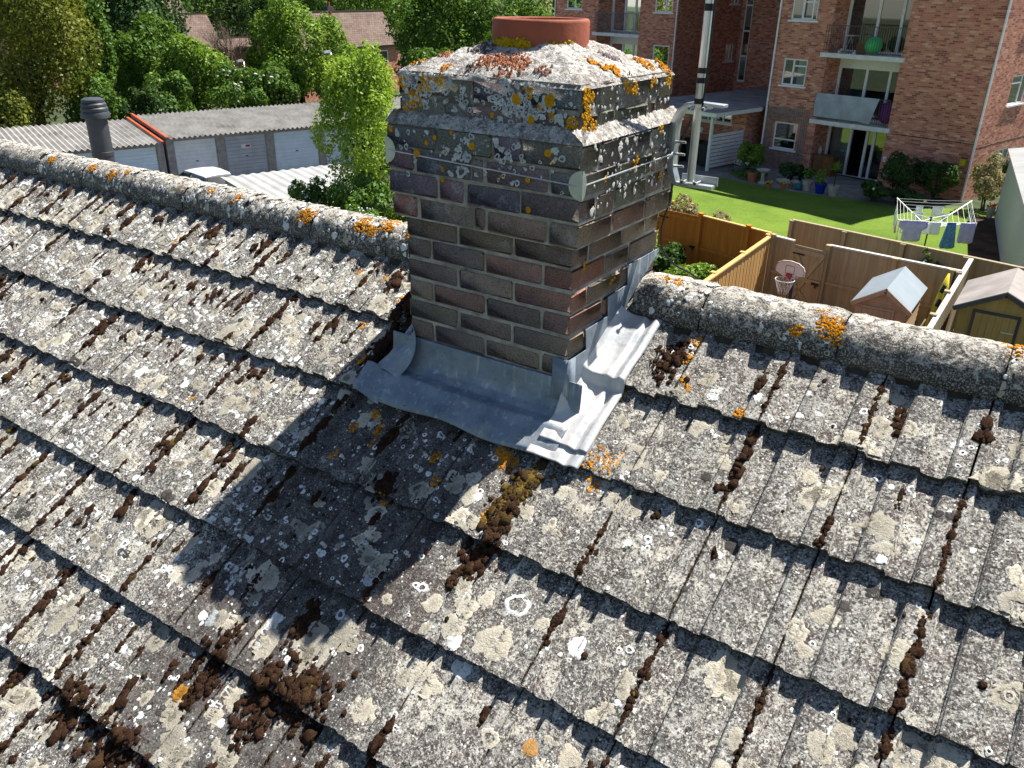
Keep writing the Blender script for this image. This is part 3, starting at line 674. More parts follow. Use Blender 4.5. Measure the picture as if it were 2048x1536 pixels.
for z in (.245, .205, .165):
    mb = MB(); mb.tube([(bx-.006, .566, z), (bx+.052, .556, z+.004)], .0042, 8); mb.tube([(bx+.006, .565, z), (bx+.014, .564, z)], .0085, 6); mb.build('eye_bolt', M['galv'], mast)
zw = .208
mb = MB(); mb.tube([(bx+.01, .56, zw), (.0415, .02, zw-.012), (.040, -.040, zw-.013), (.0, -.0425, zw-.012), (-CW-.03, -.043, zw+.012), (-CW-.042, -.035, zw+.012), (-CW-.042, CD+.04, zw+.012)], .0024, 6)
mb.tube([(bx+.012, .55, zw+.012), (bx+.016, .53, zw), (bx+.01, .515, zw-.008), (bx+.004, .54, zw-.012), (bx+.014, .565, zw)], .003, 6)
mb.build('lashing_wire', M['galv'], mast)
def corner_plate(cx, sx):
    mb = MB(); r = .043; n = 22; z = zw-.012 if sx > 0 else zw+.012
    for ang in (0, 1):
        P = []
        for i in range(n//2+1):
            t = -math.pi/2+math.pi*i/(n//2); h = r*math.cos(t)*(1. if ang == 0 else .55)
            P.append((h, r*math.sin(t)))
        vs = [(cx-sx*h, -.0415, z+v) if ang == 0 else (cx+sx*.0015, -.040+h, z+v) for h, v in P]
        mb.add(vs, [tuple(range(len(vs)))])
    mb.build('corner_plate', M['galv'], mast, solid=.0016)
corner_plate(.0405, 1); corner_plate(-CW-.0405, -1)
mb = MB(); mb.beam((.0395, -.0435, zw-.012-.028), (.0395, -.0435, zw-.012+.028), .012, .003, up=(0, 1, 0)); mb.build('plate_clip', M['galv'], mast)
cab = [(mx+.018, my-.006, .9), (mx+.018, my-.006, .40), (.095, .60, .33), (.056, .606, .22), (.044, .612, .12), (.030, .62, .02), (.012, .622, -.06), (.010, .63, -.115), (.016, .645, -.16), (.05, .69, -.22), (.10, .78, -.28), (.14, .95, -.42), (.2, 1.4, -.8)]
def spline(pts, k=6):
    out = []; P = [Vector(p) for p in pts]
    for i in range(len(P)-1):
        a, b, c, d = P[max(i-1, 0)], P[i], P[i+1], P[min(i+2, len(P)-1)]
        for j in range(k):
            t = j/k; out.append(.5*((2*b)+(c-a)*t+(2*a-5*b+4*c-d)*t*t+(3*b-a-3*c+d)*t**3))
    return out+[P[-1]]
mb = MB(); mb.tube(spline(cab), .0036, 8); mb.build('coax_cable', M['black'], mast, smooth=True)

# ------------------------------------------------------------------ flue on the far slope
fl = empty('flue_pipe', (-4.17, 1.0, -.8), 'dark grey metal flue with a ringed cap rising behind the ridge at left', 'flue pipe')
mb = MB(); mb.lathe((-4.17, 1.0, 0), [(.066, -.9), (.066, -.335), (.069, -.335), (.069, -.31), (.066, -.308), (.066, -.10)], 28); smooth_angle(mb.build('flue_tube', M['flue'], fl))
mb = MB(); mb.lathe((-4.17, 1.0, 0), [(.072, -.10), (.088, -.095), (.088, -.068), (.080, -.055), (.083, -.052), (.083, -.036), (.074, -.026), (.077, -.023), (.077, -.010), (.066, .0), (.069, .003), (.069, .018), (.05, .026)], 28); smooth_angle(mb.build('flue_cap', M['flue'], fl))

# ------------------------------------------------------------------ moss and lichen on the roof (uncountable growth)
def ico():
    t = (1+5**.5)/2
    v = [(-1, t, 0), (1, t, 0), (-1, -t, 0), (1, -t, 0), (0, -1, t), (0, 1, t), (0, -1, -t), (0, 1, -t), (t, 0, -1), (t, 0, 1), (-t, 0, -1), (-t, 0, 1)]
    f = [(0, 11, 5), (0, 5, 1), (0, 1, 7), (0, 7, 10), (0, 10, 11), (1, 5, 9), (5, 11, 4), (11, 10, 2), (10, 7, 6), (7, 1, 8), (3, 9, 4), (3, 4, 2), (3, 2, 6), (3, 6, 8), (3, 8, 9), (4, 9, 5), (2, 4, 11), (6, 2, 10), (8, 6, 7), (9, 8, 1)]
    v = [np.array(a)/np.linalg.norm(a) for a in v]; c = {}; F2 = []
    def mid(a, b):
        k = (min(a, b), max(a, b))
        if k not in c: m = v[a]+v[b]; v.append(m/np.linalg.norm(m)); c[k] = len(v)-1
        return c[k]
    for a, b, d in f: x, y, z = mid(a, b), mid(b, d), mid(d, a); F2 += [(a, x, z), (b, y, x), (d, z, y), (x, y, z)]
    return np.array(v), np.array(F2)
IV, IF = ico()
mq = np.random.RandomState(21)
clumps = []         # x, d, n offset, rx, rd, rn, v
def blob(x, d, rx, rd, rn, v): clumps.append((x, d, rx, rd, rn, v))
def strand(x, d0, d1, w, v, dens=1.):
    L = d1-d0; n = int(dens*(2.6*L/w+2)); ph = mq.rand()*6.28; fr = mq.uniform(20, 70)
    for _ in range(n):
        u = mq.rand(); ww = w*(.45+.55*abs(math.sin(ph+fr*u*L)))*(1 if .06 < u < .94 else .6); o = mq.normal(0, .42)
        r = ww*mq.uniform(.25, .8); blob(x+o*ww, d0+u*L, r, r*mq.uniform(.9, 2.1), r*mq.uniform(.35, .75)*(1.25-.5*min(1, abs(o))), np.clip(v+mq.normal(0, .2), 0, 1))
for i in range(0, 11):
    for k in range(-4, 24):
        xj = XJ0-k*TW
        if xj < -6.6: continue
        lf = np.clip((.9-xj)/2.2, .25, 1.)          # thicker growth to the left
        if i <= 1 and -.72 < xj < .03: continue
        dt, de = (i-1)*G, i*G
        a = max(dt, -.27 if i == 0 else dt)
        if mq.rand() < .55+.4*lf:                      # in the open joint
            L = mq.uniform(.2, 1.)*(de-a); s = a+mq.uniform(.0, .5)*(de-a-L) if mq.rand() < .7 else de-L
            strand(xj+.001, s, min(s+L, de-.005), mq.uniform(.009, .017)*(1+.5*lf), .4, 1.25)
        if mq.rand() < .6: strand(xj, a, de-.01, .0035, .6, .7)
        for t_ in (.063, .205, .135, .24):              # in the troughs below the step
            if mq.rand() < .5*lf:
                L = mq.uniform(.02, .12); s = a+.035+mq.uniform(0, .06) if mq.rand() < .7 else mq.uniform(a, de-.05)
                strand(xj-t_+mq.normal(0, .012), s, min(s+L, de-.01), mq.uniform(.009, .019), .4, 1.2)
        for _ in range(mq.poisson(3.2*lf)):
            cx, cd, r0 = xj-mq.uniform(0, TW), a+.02+mq.beta(1.1, 1.9)*(de-a-.03), mq.uniform(.004, .012)
            for _ in range(mq.randint(1, 5)): r = r0*mq.uniform(.4, .9); blob(cx+mq.normal(0, r0*.5), cd+mq.normal(0, r0*.8), r, r*mq.uniform(.9, 1.6), r*.7, mq.rand()*.8)
        if mq.rand() < .30*lf:                          # bigger cushions
            cx, cd = xj-mq.uniform(.03, TW-.03), a+mq.uniform(.04, .15)
            for _ in range(mq.randint(40, 110)): r = mq.gamma(4, .0014)+.002; blob(cx+mq.normal(0, .013), cd+mq.normal(0, .028), r, r*1.4, r*mq.uniform(.45, .8), np.clip(mq.normal(.4, .2), 0, 1))
for (cx, cd, sx, sd, nn, v) in ((.02, .45, .018, .035, 50, .93), (-.02, .52, .022, .05, 50, .85), (.01, .62, .02, .07, 40, .6), (-.77, .02, .02, .08, 70, .4), (-.80, .13, .03, .05, 50, .3), (-.28, 1.30, .05, .05, 70, .5), (-.40, 1.36, .035, .06, 60, .45), (-.62, 1.38, .03, .07, 70, .3), (-.45, .62, .03, .03, 30, .25), (-.02, .74, .03, .05, 30, .5), (.26, -.15, .03, .05, 30, .35), (-.82, -.1, .03, .06, 60, .5), (-1.0, 1.68, .05, .06, 50, .5), (-.75, 1.72, .06, .05, 60, .5), (-.35, 1.72, .04, .08, 60, .4)):
    for _ in range(int(nn*3.5)): r = mq.gamma(4, .0015)+.002; blob(cx+mq.normal(0, sx*.85), cd+mq.normal(0, sd*.85), r, r*1.4, r*mq.uniform(.45, .85), np.clip(v+mq.normal(0, .12), 0, 1))
cl = np.array(clumps); x, d = cl[:, 0], cl[:, 1]; nb = roof_n(x, d)
ib = np.ceil(d/G-1e-6); de = ib*G-d                       # keep off the open edge
nz = mq.uniform(.55, 1.35, (len(cl), len(IV)))
U = IV[None]*nz[..., None]
PX = x[:, None]+U[..., 0]*cl[:, 2, None]; PD = d[:, None]+U[..., 1]*cl[:, 3, None]; PN = nb[:, None]+cl[:, 4, None]*(.15+U[..., 2])
keep = (d > -.32)
V = RP(PX, PD, PN)[keep].reshape(-1, 3); nv = len(IV); Fm = (IF[None]+(np.arange(keep.sum())*nv)[:, None, None]).reshape(-1, 3)
o = npmesh('moss', V, Fm, M['moss'], None, {'lv': np.repeat(cl[keep, 5], nv)}, smooth=True); tag(o, kind='stuff', label='dark brown moss growing in the joints of the tile roof', cat='moss')

LV, LFc, LC = [], [], []; lnb = [0]
WH, CR, OR, GY = (.76, .77, .75), (.50, .46, .37), (.56, .225, .010), (.50, .50, .47)
def disc(S, x, y, r, col, hole=0., asp=1., lobes=.14, lift=.0012, cen=None, nn=None):
    """a crust on surface S(u, v, lift) -> points"""
    n = nn or (16 if r < .012 else 34); rings = 2 if r < .012 else 4
    th = np.linspace(0, 2*math.pi, n, endpoint=False); ph = mq.rand(4)*6.28
    rr = 1+lobes*(np.sin(2*th+ph[0])*.6+np.sin(3*th+ph[1])*.5+np.sin(7*th+ph[2])*.35)+mq.normal(0, lobes*(.4 if hole == 0 else .22), n)
    q = np.linspace(hole, 1, rings+1) if hole > 0 else np.linspace(0.02, 1, rings+1)
    hh = np.where(q > .95, 0., 1.)
    uu = x+(q[:, None]*rr[None]*r*np.cos(th)[None]); vv = y+(q[:, None]*rr[None]*r*asp*np.sin(th)[None])
    P = S(uu.ravel(), vv.ravel(), lift*np.repeat(hh, n)+.0004).reshape(rings+1, n, 3)
    idx = np.arange((rings+1)*n).reshape(rings+1, n); f = np.stack([idx[:-1], idx[1:], np.roll(idx[1:], -1, 1), np.roll(idx[:-1], -1, 1)], -1).reshape(-1, 4)
    c = np.array(col)*mq.uniform(.82, 1.12)
    cc = np.repeat((np.linspace(1 if cen is None else cen, 1, rings+1)[:, None]*c[None])[:, None], n, 1).reshape(-1, 3)
    LV.append(P.reshape(-1, 3)); LFc.append(f+lnb[0]); LC.append(np.clip(cc, 0, .9)); lnb[0] += (rings+1)*n
def SR(u, v, l):
    i0 = np.ceil(np.median(v)/G-1e-6); v = np.clip(v, (i0-1)*G+.004, i0*G-.004)
    return RP(u, v, roof_n(u, v)+l)
for i in range(0, 10):
    for k in range(-4, 24):
        xr = XJ0-k*TW; lf = np.clip((.55-xr)/2.2-.02*i, 0, 1)
        if xr < -6.5: continue
        a, e = (i-1)*G+.03, i*G-.008
        if i == 0: a = -.25
        if e-a < .05: continue
        def ok(x_, d_): return not (d_ < .345 and -.84 < x_ < .19)
        for _ in range(mq.poisson(9+62*lf**1.2)):
            x_, d_ = xr-mq.uniform(0, TW), mq.uniform(a, e)
            if ok(x_, d_): r = mq.gamma(3.2, .0016)+.0022; disc(SR, x_, d_, r, WH, hole=mq.choice([0, 0, .4, .5]) if r > .0055 else 0, lobes=.16)
        for _ in range(mq.poisson(2.6+2.2*lf)):           # pale rosettes
            x_, d_ = xr-mq.uniform(0, TW), mq.uniform(a+.02, e)
            if ok(x_, d_):
                r = mq.gamma(4, .0058)*(1.1-.35*lf)+.006; c = np.array(CR)*mq.uniform(.8, 1.2)
                disc(SR, x_, d_, r, c, hole=mq.choice([0, 0, 0, .5]), lobes=.2, cen=.72)
                for _ in range(mq.choice([0, 0, 1, 2, 3])): disc(SR, x_+mq.normal(0, r*.8), d_+mq.normal(0, r*.9), r*mq.uniform(.4, .9), c*mq.uniform(.9, 1.12), lobes=.22, cen=.75)
                if mq.rand() < .5: disc(SR, x_, d_, r*.36, c*.9, hole=.55, lift=.0018)
        for _ in range(mq.poisson(.45+1.5*lf)):            # spreading white patches
            x_, d_, n2 = xr-mq.uniform(0, TW), mq.uniform(a+.02, e-.01), mq.randint(4, 22); sx, sd = mq.uniform(.006, .016), mq.uniform(.008, .03); cw = np.array(WH)*mq.uniform(.72, 1.) if mq.rand() < .6 else np.array(CR)*1.15
            if ok(x_, d_):
                for _ in range(n2): disc(SR, x_+mq.normal(0, sx), d_+mq.normal(0, sd), mq.uniform(.003, .009), cw, lobes=.3, nn=11)
        for _ in range(mq.poisson(.7)):
            x_, d_ = xr-mq.uniform(0, TW), mq.uniform(a, e)
            if ok(x_, d_): disc(SR, x_, d_, mq.uniform(.006, .022), (.07, .065, .06), lobes=.2)
for x_, d_, r, t_ in ((.185, .80, .034, 'ring'), (.40, .83, .03, 'w'), (.87, .97, .036, 'c'), (.92, 1.05, .034, 'c'), (.52, 1.1, .04, 'c'), (.72, 1.22, .035, 'c'), (.12, 1.02, .036, 'w'), (-.06, .9, .03, 'c'), (-.02, 1.12, .033, 'c'), (.3, 1.4, .038, 'c'), (.78, 1.45, .045, 'c'), (-.28, .93, .022, 'g'), (-.72, 1.25, .03, 'g'), (-.78, 1.26, .018, 'w'), (-.03, .98, .026, 'c'), (1.02, 1.12, .026, 'w'), (.55, 1.7, .04, 'c'), (.1, 1.75, .045, 'c'), (1.05, .8, .035, 'c'), (-.2, 1.85, .05, 'c'), (.22, 2., .05, 'c'), (.65, 2., .045, 'c')):
    disc(SR, x_, d_, r, {'ring': WH, 'w': WH, 'c': CR, 'g': (.42, .44, .45)}[t_], hole=.62 if t_ == 'ring' else 0, lobes=.12, cen=.8 if t_ == 'c' else None)
def cluster(S, x, y, sx, sy, n, col=OR, r0=.0018, r1=.0062, lift=.0022):
    r0 = min(r0, .002); r1 = min(r1, .0065)
    for _ in range(int(n*2.2)):
        a, b = mq.uniform(0, 6.28), mq.rand()**.6; disc(S, x+sx*b*math.cos(a), y+sy*b*math.sin(a), mq.uniform(r0, r1), tuple(np.array(col)*mq.uniform(.75, 1.2)), lobes=.25, lift=lift*mq.uniform(.3, 1.3), nn=11)
def oc(x, d, s, n): cluster(SR, x, d, s, s*1.3, n)
for x, d, s, n in ((.19, .30, .045, 26), (.24, .27, .035, 18), (.21, .36, .02, 10), (-.09, .39, .03, 40), (-.13, .37, .02, 20), (-.62, .44, .022, 18), (-.67, .40, .02, 12), (-.60, .50, .018, 12), (-.71, .47, .02, 10), (-.86, .20, .03, 22), (-.84, .10, .02, 10), (-.9, -.12, .025, 14), (-.98, .05, .02, 10), (-1.05, -.2, .02, 12), (-.78, -.16, .02, 12), (.30, -.17, .022, 14), (.34, -.07, .018, 10), (.54, -.02, .02, 10), (-.35, .46, .02, 10), (-.28, .55, .02, 8), (-.05, .58, .025, 16), (.0, .50, .03, 22), (-.42, .67, .018, 8), (-.70, .60, .016, 6), (-.66, 1.48, .018, 10), (.44, 1.45, .012, 6), (-.72, 1.84, .017, 24), (-1.9, -.15, .02, 8), (-2.3, -.1, .02, 8), (.30, -.25, .02, 6), (.15, .03, .015, 6), (-1.5, .6, .008, 5), (-1.2, -.2, .02, 8)): oc(x, d, s, n)
disc(SR, -.665, 1.475, .019, (.50, .26, .05), cen=.8); disc(SR, .41, 1.12, .024, (.42, .23, .08))
def SRD(u, v, l):  # ridge surface: along x, angle v
    r = RR+.004+l; return np.stack([u, RIDGE_Y-np.cos(v)*r, RIDGE_Z+np.sin(v)*r*.98], -1)
def orr(x, a, s, n): 
    for _ in range(int(n*2.2)):
        t, b = mq.uniform(0, 6.28), mq.rand()**.6; disc(lambda u, v, l: SRD(u, a+(v-a)/RR, l), x+s*b*math.cos(t), a+s*b*math.sin(t), mq.uniform(.002, .0068), tuple(np.array(OR)*mq.uniform(.7, 1.2)), lobes=.3, lift=.003, nn=11)
for x, a, s, n in ((-1.62, .75, .045, 45), (-1.58, .9, .03, 16), (-1.28, .95, .045, 50), (-1.22, .75, .03, 22), (-1.15, 1.2, .05, 45), (-1.0, 1.15, .05, 45), (-.93, .85, .035, 22), (-.82, 1.3, .05, 30), (-.72, .7, .02, 10), (-2.1, .9, .03, 20), (-2.5, .8, .03, 16), (-2.3, 1.0, .02, 10), (-3.1, .75, .04, 26), (-3.3, .9, .03, 22), (-3.0, 1.1, .02, 10), (-3.7, .85, .03, 20), (.55, .75, .035, 34), (.60, .65, .03, 22), (.69, .80, .04, 36), (.74, .60, .04, 34), (.70, 1.0, .03, 18), (.80, .95, .035, 30), (.79, .75, .03, 26), (.1, 1.3, .03, 16), (.16, 1.35, .025, 12), (.95, .85, .02, 9), (1.3, .7, .02, 10), (1.25, 1.0, .015, 6), (1.35, 1.25, .02, 8), (.65, 1.35, .03, 16), (1.2, 1.45, .05, 20)): orr(x, a, s, n)
for _ in range(1100):
    x = mq.uniform(-5, -.7) if mq.rand() < .55 else mq.uniform(.05, 2.2); a = mq.uniform(.1, 1.7)
    disc(lambda u, v, l: SRD(u, a+(v-a)/RR, l), x, a, mq.gamma(3, .0019)+.003, WH if mq.rand() < .6 else CR, hole=mq.choice([0, 0, .55]), lobes=.2)
def SF(u, v, l): return np.stack([u, -.0405*(v > .075)*(v < .31)-.004*(v > .31)-l-.0015, v], -1)
def SX(u, v, l): return np.stack([.0405*(v > .075)*(v < .31)+.004*(v > .31)+l+.0015+0*u, u, v], -1)
YL = (.60, .29, .012)
for u, v, r in ((-.213, .412, .017), (-.098, .417, .019), (-.35, .267, .012), (-.57, .222, .013), (-.076, .277, .012), (-.53, .259, .008), (-.496, .278, .008), (-.678, .288, .010), (-.466, .183, .008), (-.467, .150, .008), (-.143, .191, .009), (-.139, .102, .010), (-.16, .359, .013), (-.43, .30, .007), (-.30, .36, .008), (-.09, .375, .010), (-.24, .19, .006)):
    disc(SF, u, v, r, YL, lobes=.10, lift=.003, cen=.8)
for u, v, s, n in ((-.60, .385, .03, 26), (-.56, .43, .03, 22), (-.63, .35, .022, 18), (-.50, .45, .02, 10), (-.17, .435, .02, 10), (-.02, .36, .018, 18), (-.13, .40, .012, 6), (-.65, .43, .018, 12)): cluster(SF, u, v, s, s, n, YL, .003, .010)
for u, v, s, n in ((.025, .43, .026, 36), (.03, .38, .026, 34), (.02, .335, .018, 20), (.07, .345, .022, 24), (.06, .43, .014, 12), (.28, .45, .03, 18), (.33, .43, .02, 12), (.46, .44, .02, 14), (.58, .44, .02, 14), (.45, .030, .022, 20), (.48, .05, .016, 10), (.10, .195, .01, 5), (.30, .225, .02, 6), (.29, .20, .01, 4), (.50, .14, .015, 5), (.27, -.175, .02, 8), (.08, -.075, .015, 5), (.47, .30, .016, 5)): cluster(SX, u, v, s, s, n, YL, .003, .009)
for _ in range(230):       # grey white flecks high on the stack
    u, v = mq.uniform(-.66, -.01), mq.beta(3, 1.2)*.36+.09
    if (.295 < v < .36) : v += .05
    disc(SF, u, v, mq.gamma(2.5, .0017)+.002, (.50, .53, .55), hole=mq.choice([0, 0, .5]), lobes=.25)
for cx, cz, n in ((-.24, .41, 60), (-.55, .42, 50), (-.18, .40, 40), (-.38, .25, 24), (-.2, .24, 24)):
    for _ in range(n): disc(SF, cx+mq.normal(0, .035), min(.455, cz+mq.normal(0, .03)), mq.uniform(.003, .011), (.50, .53, .55), hole=mq.choice([0, .5]), lobes=.3)
for _ in range(200):
    disc(SX, mq.uniform(.02, .6), mq.uniform(.1, .45), mq.gamma(2.5, .0014)+.0015, (.60, .58, .54), lobes=.25)
def ST_(u, v, l): 
    i = np.clip(((u+CW+.007)/(CW+.014)*(n_-1)).astype(int), 0, n_-1); j = np.clip(((v+.007)/(CD+.014)*(n_-1)).astype(int), 0, n_-1)
    return np.stack([u, v, H[i, j]+l+.002], -1)
n_ = 110
RU = (.33, .13, .065)
for u, v, s, n, c in ((-.36, .06, .05, 40, RU), (-.27, .05, .06, 55, RU), (-.30, .09, .05, 30, RU), (-.15, .04, .03, 16, (.3, .17, .12)), (-.56, .10, .03, 14, RU), (-.06, .2, .035, 30, OR), (-.03, .25, .03, 22, OR), (-.63, .05, .03, 20, OR), (-.5, .03, .02, 8, OR), (-.05, .5, .04, 24, OR), (-.02, .58, .03, 16, OR), (-.1, .35, .04, 22, (.27, .22, .21)), (-.45, .15, .05, 30, (.12, .10, .10)), (-.52, .2, .04, 24, (.10, .09, .10)), (-.4, .03, .03, 10, (.1, .08, .07))): cluster(ST_, u, v, s, s*.8, n, c, .003, .010, .004)
def SP(u, v, l): r = PRAD+.001+l; return np.stack([PC[0]+r*np.sin(u/PRAD), PC[1]-r*np.cos(u/PRAD), v], -1)
for u, v, s, n in ((-.07, .548, .02, 24), (-.03, .552, .022, 26), (.03, .553, .022, 28), (.0, .545, .02, 20), (.11, .548, .02, 8), (.15, .545, .02, 8), (-.10, .545, .018, 12), (.19, .553, .015, 6)): cluster(SP, u, v, s*1.2, s*.8, n, (.50, .33, .015), .004, .010, .005)
o = npmesh('lichen', np.concatenate(LV), np.concatenate(LFc), M['lichen'], None, {'col': np.concatenate(LC)}); tag(o, kind='stuff', label='white cream and orange lichen crusts on tiles and chimney', cat='lichen')

# ------------------------------------------------------------------ ground and terrain
def gz(x, y):
    t = min(1, max(0, (-15-x)/7)); t = t*t*(3-2*t); z = GZ-1.35*t
    t = min(1, max(0, (-48-x)/25)); t = t*t*(3-2*t); return z-2.2*t
xs = sorted(set([-600, -300, -160, -110]+list(range(-90, -10, 3))+[-12, -5, 5, 30, 100, 300])); ys = [-300, -100, -30, 0, 20, 40, 70, 120, 300, 700]
mb = MB(); mb.grid([[Vector((x, y, gz(x, y)-.03)) for y in ys] for x in xs]); tag(mb.build('ground', M['ground']), kind='structure')
A14 = R(14); OB = Vector((-2.35, 35.93, 0)); UA = Vector((-math.cos(A14), math.sin(A14), 0)); WB = Vector((math.sin(A14), math.cos(A14), 0))
def B(u, w_, z): return OB+UA*u+WB*w_+Vector((0, 0, z))
def poly_sheet(name, pts, mat, z):
    mb = MB(); mb.add([(x, y, z) for x, y in pts], [tuple(range(len(pts)))]); return mb.build(name, mat)
L0 = [(-5.1, 21.2), (.9, 20.0), (.15, 26.5), (-1.05, 34.6), (-2.3, 34.6), (-4.3, 33.1), (-5.6, 33.35), (-6.75, 33.36), (-8.64, 33.39), (-11.83, 34.17), (-13.5, 33.4), (-18, 33.6), (-18, 23.6), (-9, 21.6)]
tag(poly_sheet('lawn', L0, M['grass'], GZ+.012), kind='structure')
tag(poly_sheet('patio', [(-4.6, 34.2), (-4.3, 33.1), (-5.6, 33.35), (-6.75, 33.36), (-8.64, 33.39), (-11.83, 34.17), (-13.5, 33.4), (-15, 33.6), (-15, 39.5), (-10, 39), (-3, 36.2)], M['paving'], GZ+.006), kind='structure')
tag(poly_sheet('garage_court', [(-46, 8), (-20, 8), (-20, 45), (-46, 45)], M['asphalt'], GZ-1.35+.004), kind='structure')
tag(poly_sheet('yard', [(-4.9, 9), (-.36, 9), (-.36, 18.6), (-4.9, 19)], M['reddeck'], GZ+.006), kind='structure')
tag(poly_sheet('flower_bed', [(-12, 9), (-4.95, 9), (-4.98, 19.1), (-12, 20.6)], M['soil'], GZ+.006), kind='structure')

# ------------------------------------------------------------------ brick apartment building
apt = empty('apartment_building', B(0, 0, GZ), 'four storey red brick apartment building with white balconies and windows', 'apartment building')
def wallq(mb, P, a0, a1, z0, z1, holes, axis):     # flat wall in bricks, holes (a0,a1,z0,z1)
    ca = sorted(set([a0, a1]+[h for q in holes for h in q[:2] if a0 < h < a1])); cz = sorted(set([z0, z1]+[h for q in holes for h in q[2:] if z0 < h < z1]))
    for i in range(len(ca)-1):
        for j in range(len(cz)-1):
            ma, mz = (ca[i]+ca[i+1])/2, (cz[j]+cz[j+1])/2
            if any(h[0] < ma < h[1] and h[2] < mz < h[3] for h in holes): continue
            q = [(ca[i], cz[j]), (ca[i+1], cz[j]), (ca[i+1], cz[j+1]), (ca[i], cz[j+1])]
            mb.quad(*[P(*k) for k in q], uv=[(k[0], k[1]) for k in q])
def reveal(mb, P, h, dep):
    a0, a1, z0, z1 = h
    for p, q in (((a0, z0), (a0, z1)), ((a0, z1), (a1, z1)), ((a1, z1), (a1, z0)), ((a1, z0), (a0, z0))):
        mb.quad(P(*p, 0), P(*q, 0), P(*q, dep), P(*p, dep), uv=[(p[0], p[1]), (q[0], q[1]), (q[0]+dep, q[1]), (p[0]+dep, p[1])])
ZT = 4.75; ZB = GZ-.35
FZ = [-6.95, -4.42, -1.64, 1.14]           # floor levels
W_MAIN = [(7.80, 8.98, -5.93, -4.74), (7.80, 8.98, -3.12, -1.99), (7.70, 8.95, -.40, .78), (7.75, 8.95, 2.38, 3.55)]
REC = (3.65, 6.93, FZ[0], 4.0)
W_SIDE = [(2.20, 3.9, -6.10, -5.08), (2.18, 3.9, -3.30, -2.16), (2.18, 3.9, -.52, .62)]
REC2 = (21.0, 24.25, FZ[0], 4.0)
W_WING = [(18.68, 19.86, -3.30, -2.12), (18.70, 19.95, -.42, .76), (18.7, 19.9, -6.0, -4.8), (25.6, 26.9, -.42, .76), (25.6, 26.9, -3.2, -2.0)]
W_RET = [(8.78, 9.62, -3.10, -2.14), (8.80, 9.62, .03, 1.0)]
mb = MB()
wallq(mb, lambda a, z: B(a, 0, z), 0, 9.55, ZB, ZT, W_MAIN+[REC], 'u')
wallq(mb, lambda a, z: B(0, a, z), 0, 14, ZB, ZT, W_SIDE, 'w')
wallq(mb, lambda a, z: B(9.55, a, z), 0, 10, ZB, ZT, [], 'w')
wallq(mb, lambda a, z: B(a, 10, z), 9.55, 18.27, ZB, ZT, [(17.5, 18.0, -4.2, 4.2)], 'u')
wallq(mb, lambda a, z: B(18.27, a, z), 4, 10, ZB, ZT, W_RET, 'w')
wallq(mb, lambda a, z: B(a, 4, z), 18.27, 27.9, ZB, ZT, W_WING+[REC2], 'u')
wallq(mb, lambda a, z: B(27.9, a, z), 4, 14, ZB, ZT, [], 'w')
wallq(mb, lambda a, z: B(a, 14, z), 0, 27.9, ZB, ZT, [], 'u')
for (r, w0) in ((REC, 0), (REC2, 4)):
    for a in r[:2]: wallq(mb, lambda k, z, a=a, w0=w0: B(a, w0+k, z), 0, 1.3, r[2]-.3, r[3], [], 'w')
for hs, P in ((W_MAIN, lambda a, z, d: B(a, d, z)), (W_SIDE, lambda a, z, d: B(-d+.0 if False else d, a, z)), (W_WING, lambda a, z, d: B(a, 4+d, z)), (W_RET, lambda a, z, d: B(18.27+d, a, z))):
    for h in hs: reveal(mb, P, h, .16)
mb.build('brick_wall', M['wbrick'], apt)
mb = MB()
mb.hexa([B(-.15, -.15, ZT-.01), B(27.9, 3.85, ZT-.01), B(27.9, 14.2, ZT-.01), B(-.15, 14.2, ZT-.01), B(-.15, -.15, ZT+.22), B(27.9, 3.85, ZT+.22), B(27.9, 14.2, ZT+.22), B(-.15, 14.2, ZT+.22)])
mb.build('flat_roof', M['felt'], apt)
def fr_box(mb, P, a0, a1, z0, z1, d0, d1):
    p = [P(a0, z0, d0), P(a1, z0, d0), P(a1, z0, d1), P(a0, z0, d1), P(a0, z1, d0), P(a1, z1, d0), P(a1, z1, d1), P(a0, z1, d1)]; mb.hexa(p)
def window(P, h, bars=(), sill=True, opened=None, curtain=None, top=None):
    a0, a1, z0, z1 = h; f = .06; mb = MB()
    for q in ((a0, a1, z0, z0+f), (a0, a1, z1-f, z1), (a0, a0+f, z0+f, z1-f), (a1-f, a1, z0+f, z1-f)): fr_box(mb, P, *q, .03, .09)
    for b in bars:
        if b[0] == 'v': fr_box(mb, P, b[1]-.035, b[1]+.035, z0+f, z1-f, .027, .087)
        else: fr_box(mb, P, b[2]+.002, b[3]-.002, b[1]-.03, b[1]+.03, .028, .086)
    w_ = mb.build('window', M['upvc'], apt)
    if sill: mb = MB(); fr_box(mb, P, a0-.1, a1+.1, z0-.075, z0-.004, -.07, .04); mb.build('sill', M['upvc'], w_)
    mb = MB(); mb.quad(P(a0+f, z0+f, .06), P(a1-f, z0+f, .06), P(a1-f, z1-f, .06), P(a0+f, z1-f, .06)); mb.build('pane', M['glass'], w_)
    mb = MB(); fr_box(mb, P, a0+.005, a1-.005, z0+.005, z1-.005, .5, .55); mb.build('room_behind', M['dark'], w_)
    for c0, c1, mt in (curtain or ()): mb = MB(); fr_box(mb, P, c0, c1, z0+f, z1-f, .13, .15); mb.build('curtain', M[mt], w_)
    return w_
PM = lambda a, z, d: B(a, d, z); PS = lambda a, z, d: B(d, a, z); PW = lambda a, z, d: B(a, 4+d, z); PR = lambda a, z, d: B(18.27+d, a, z)
window(PM, W_MAIN[0], [('h', -5.50, 7.86, 8.92)])
window(PM, W_MAIN[1], [('v', 8.48), ('h', -2.28, 7.86, 8.44)], curtain=[(7.9, 8.3, 'pale_curtain')])
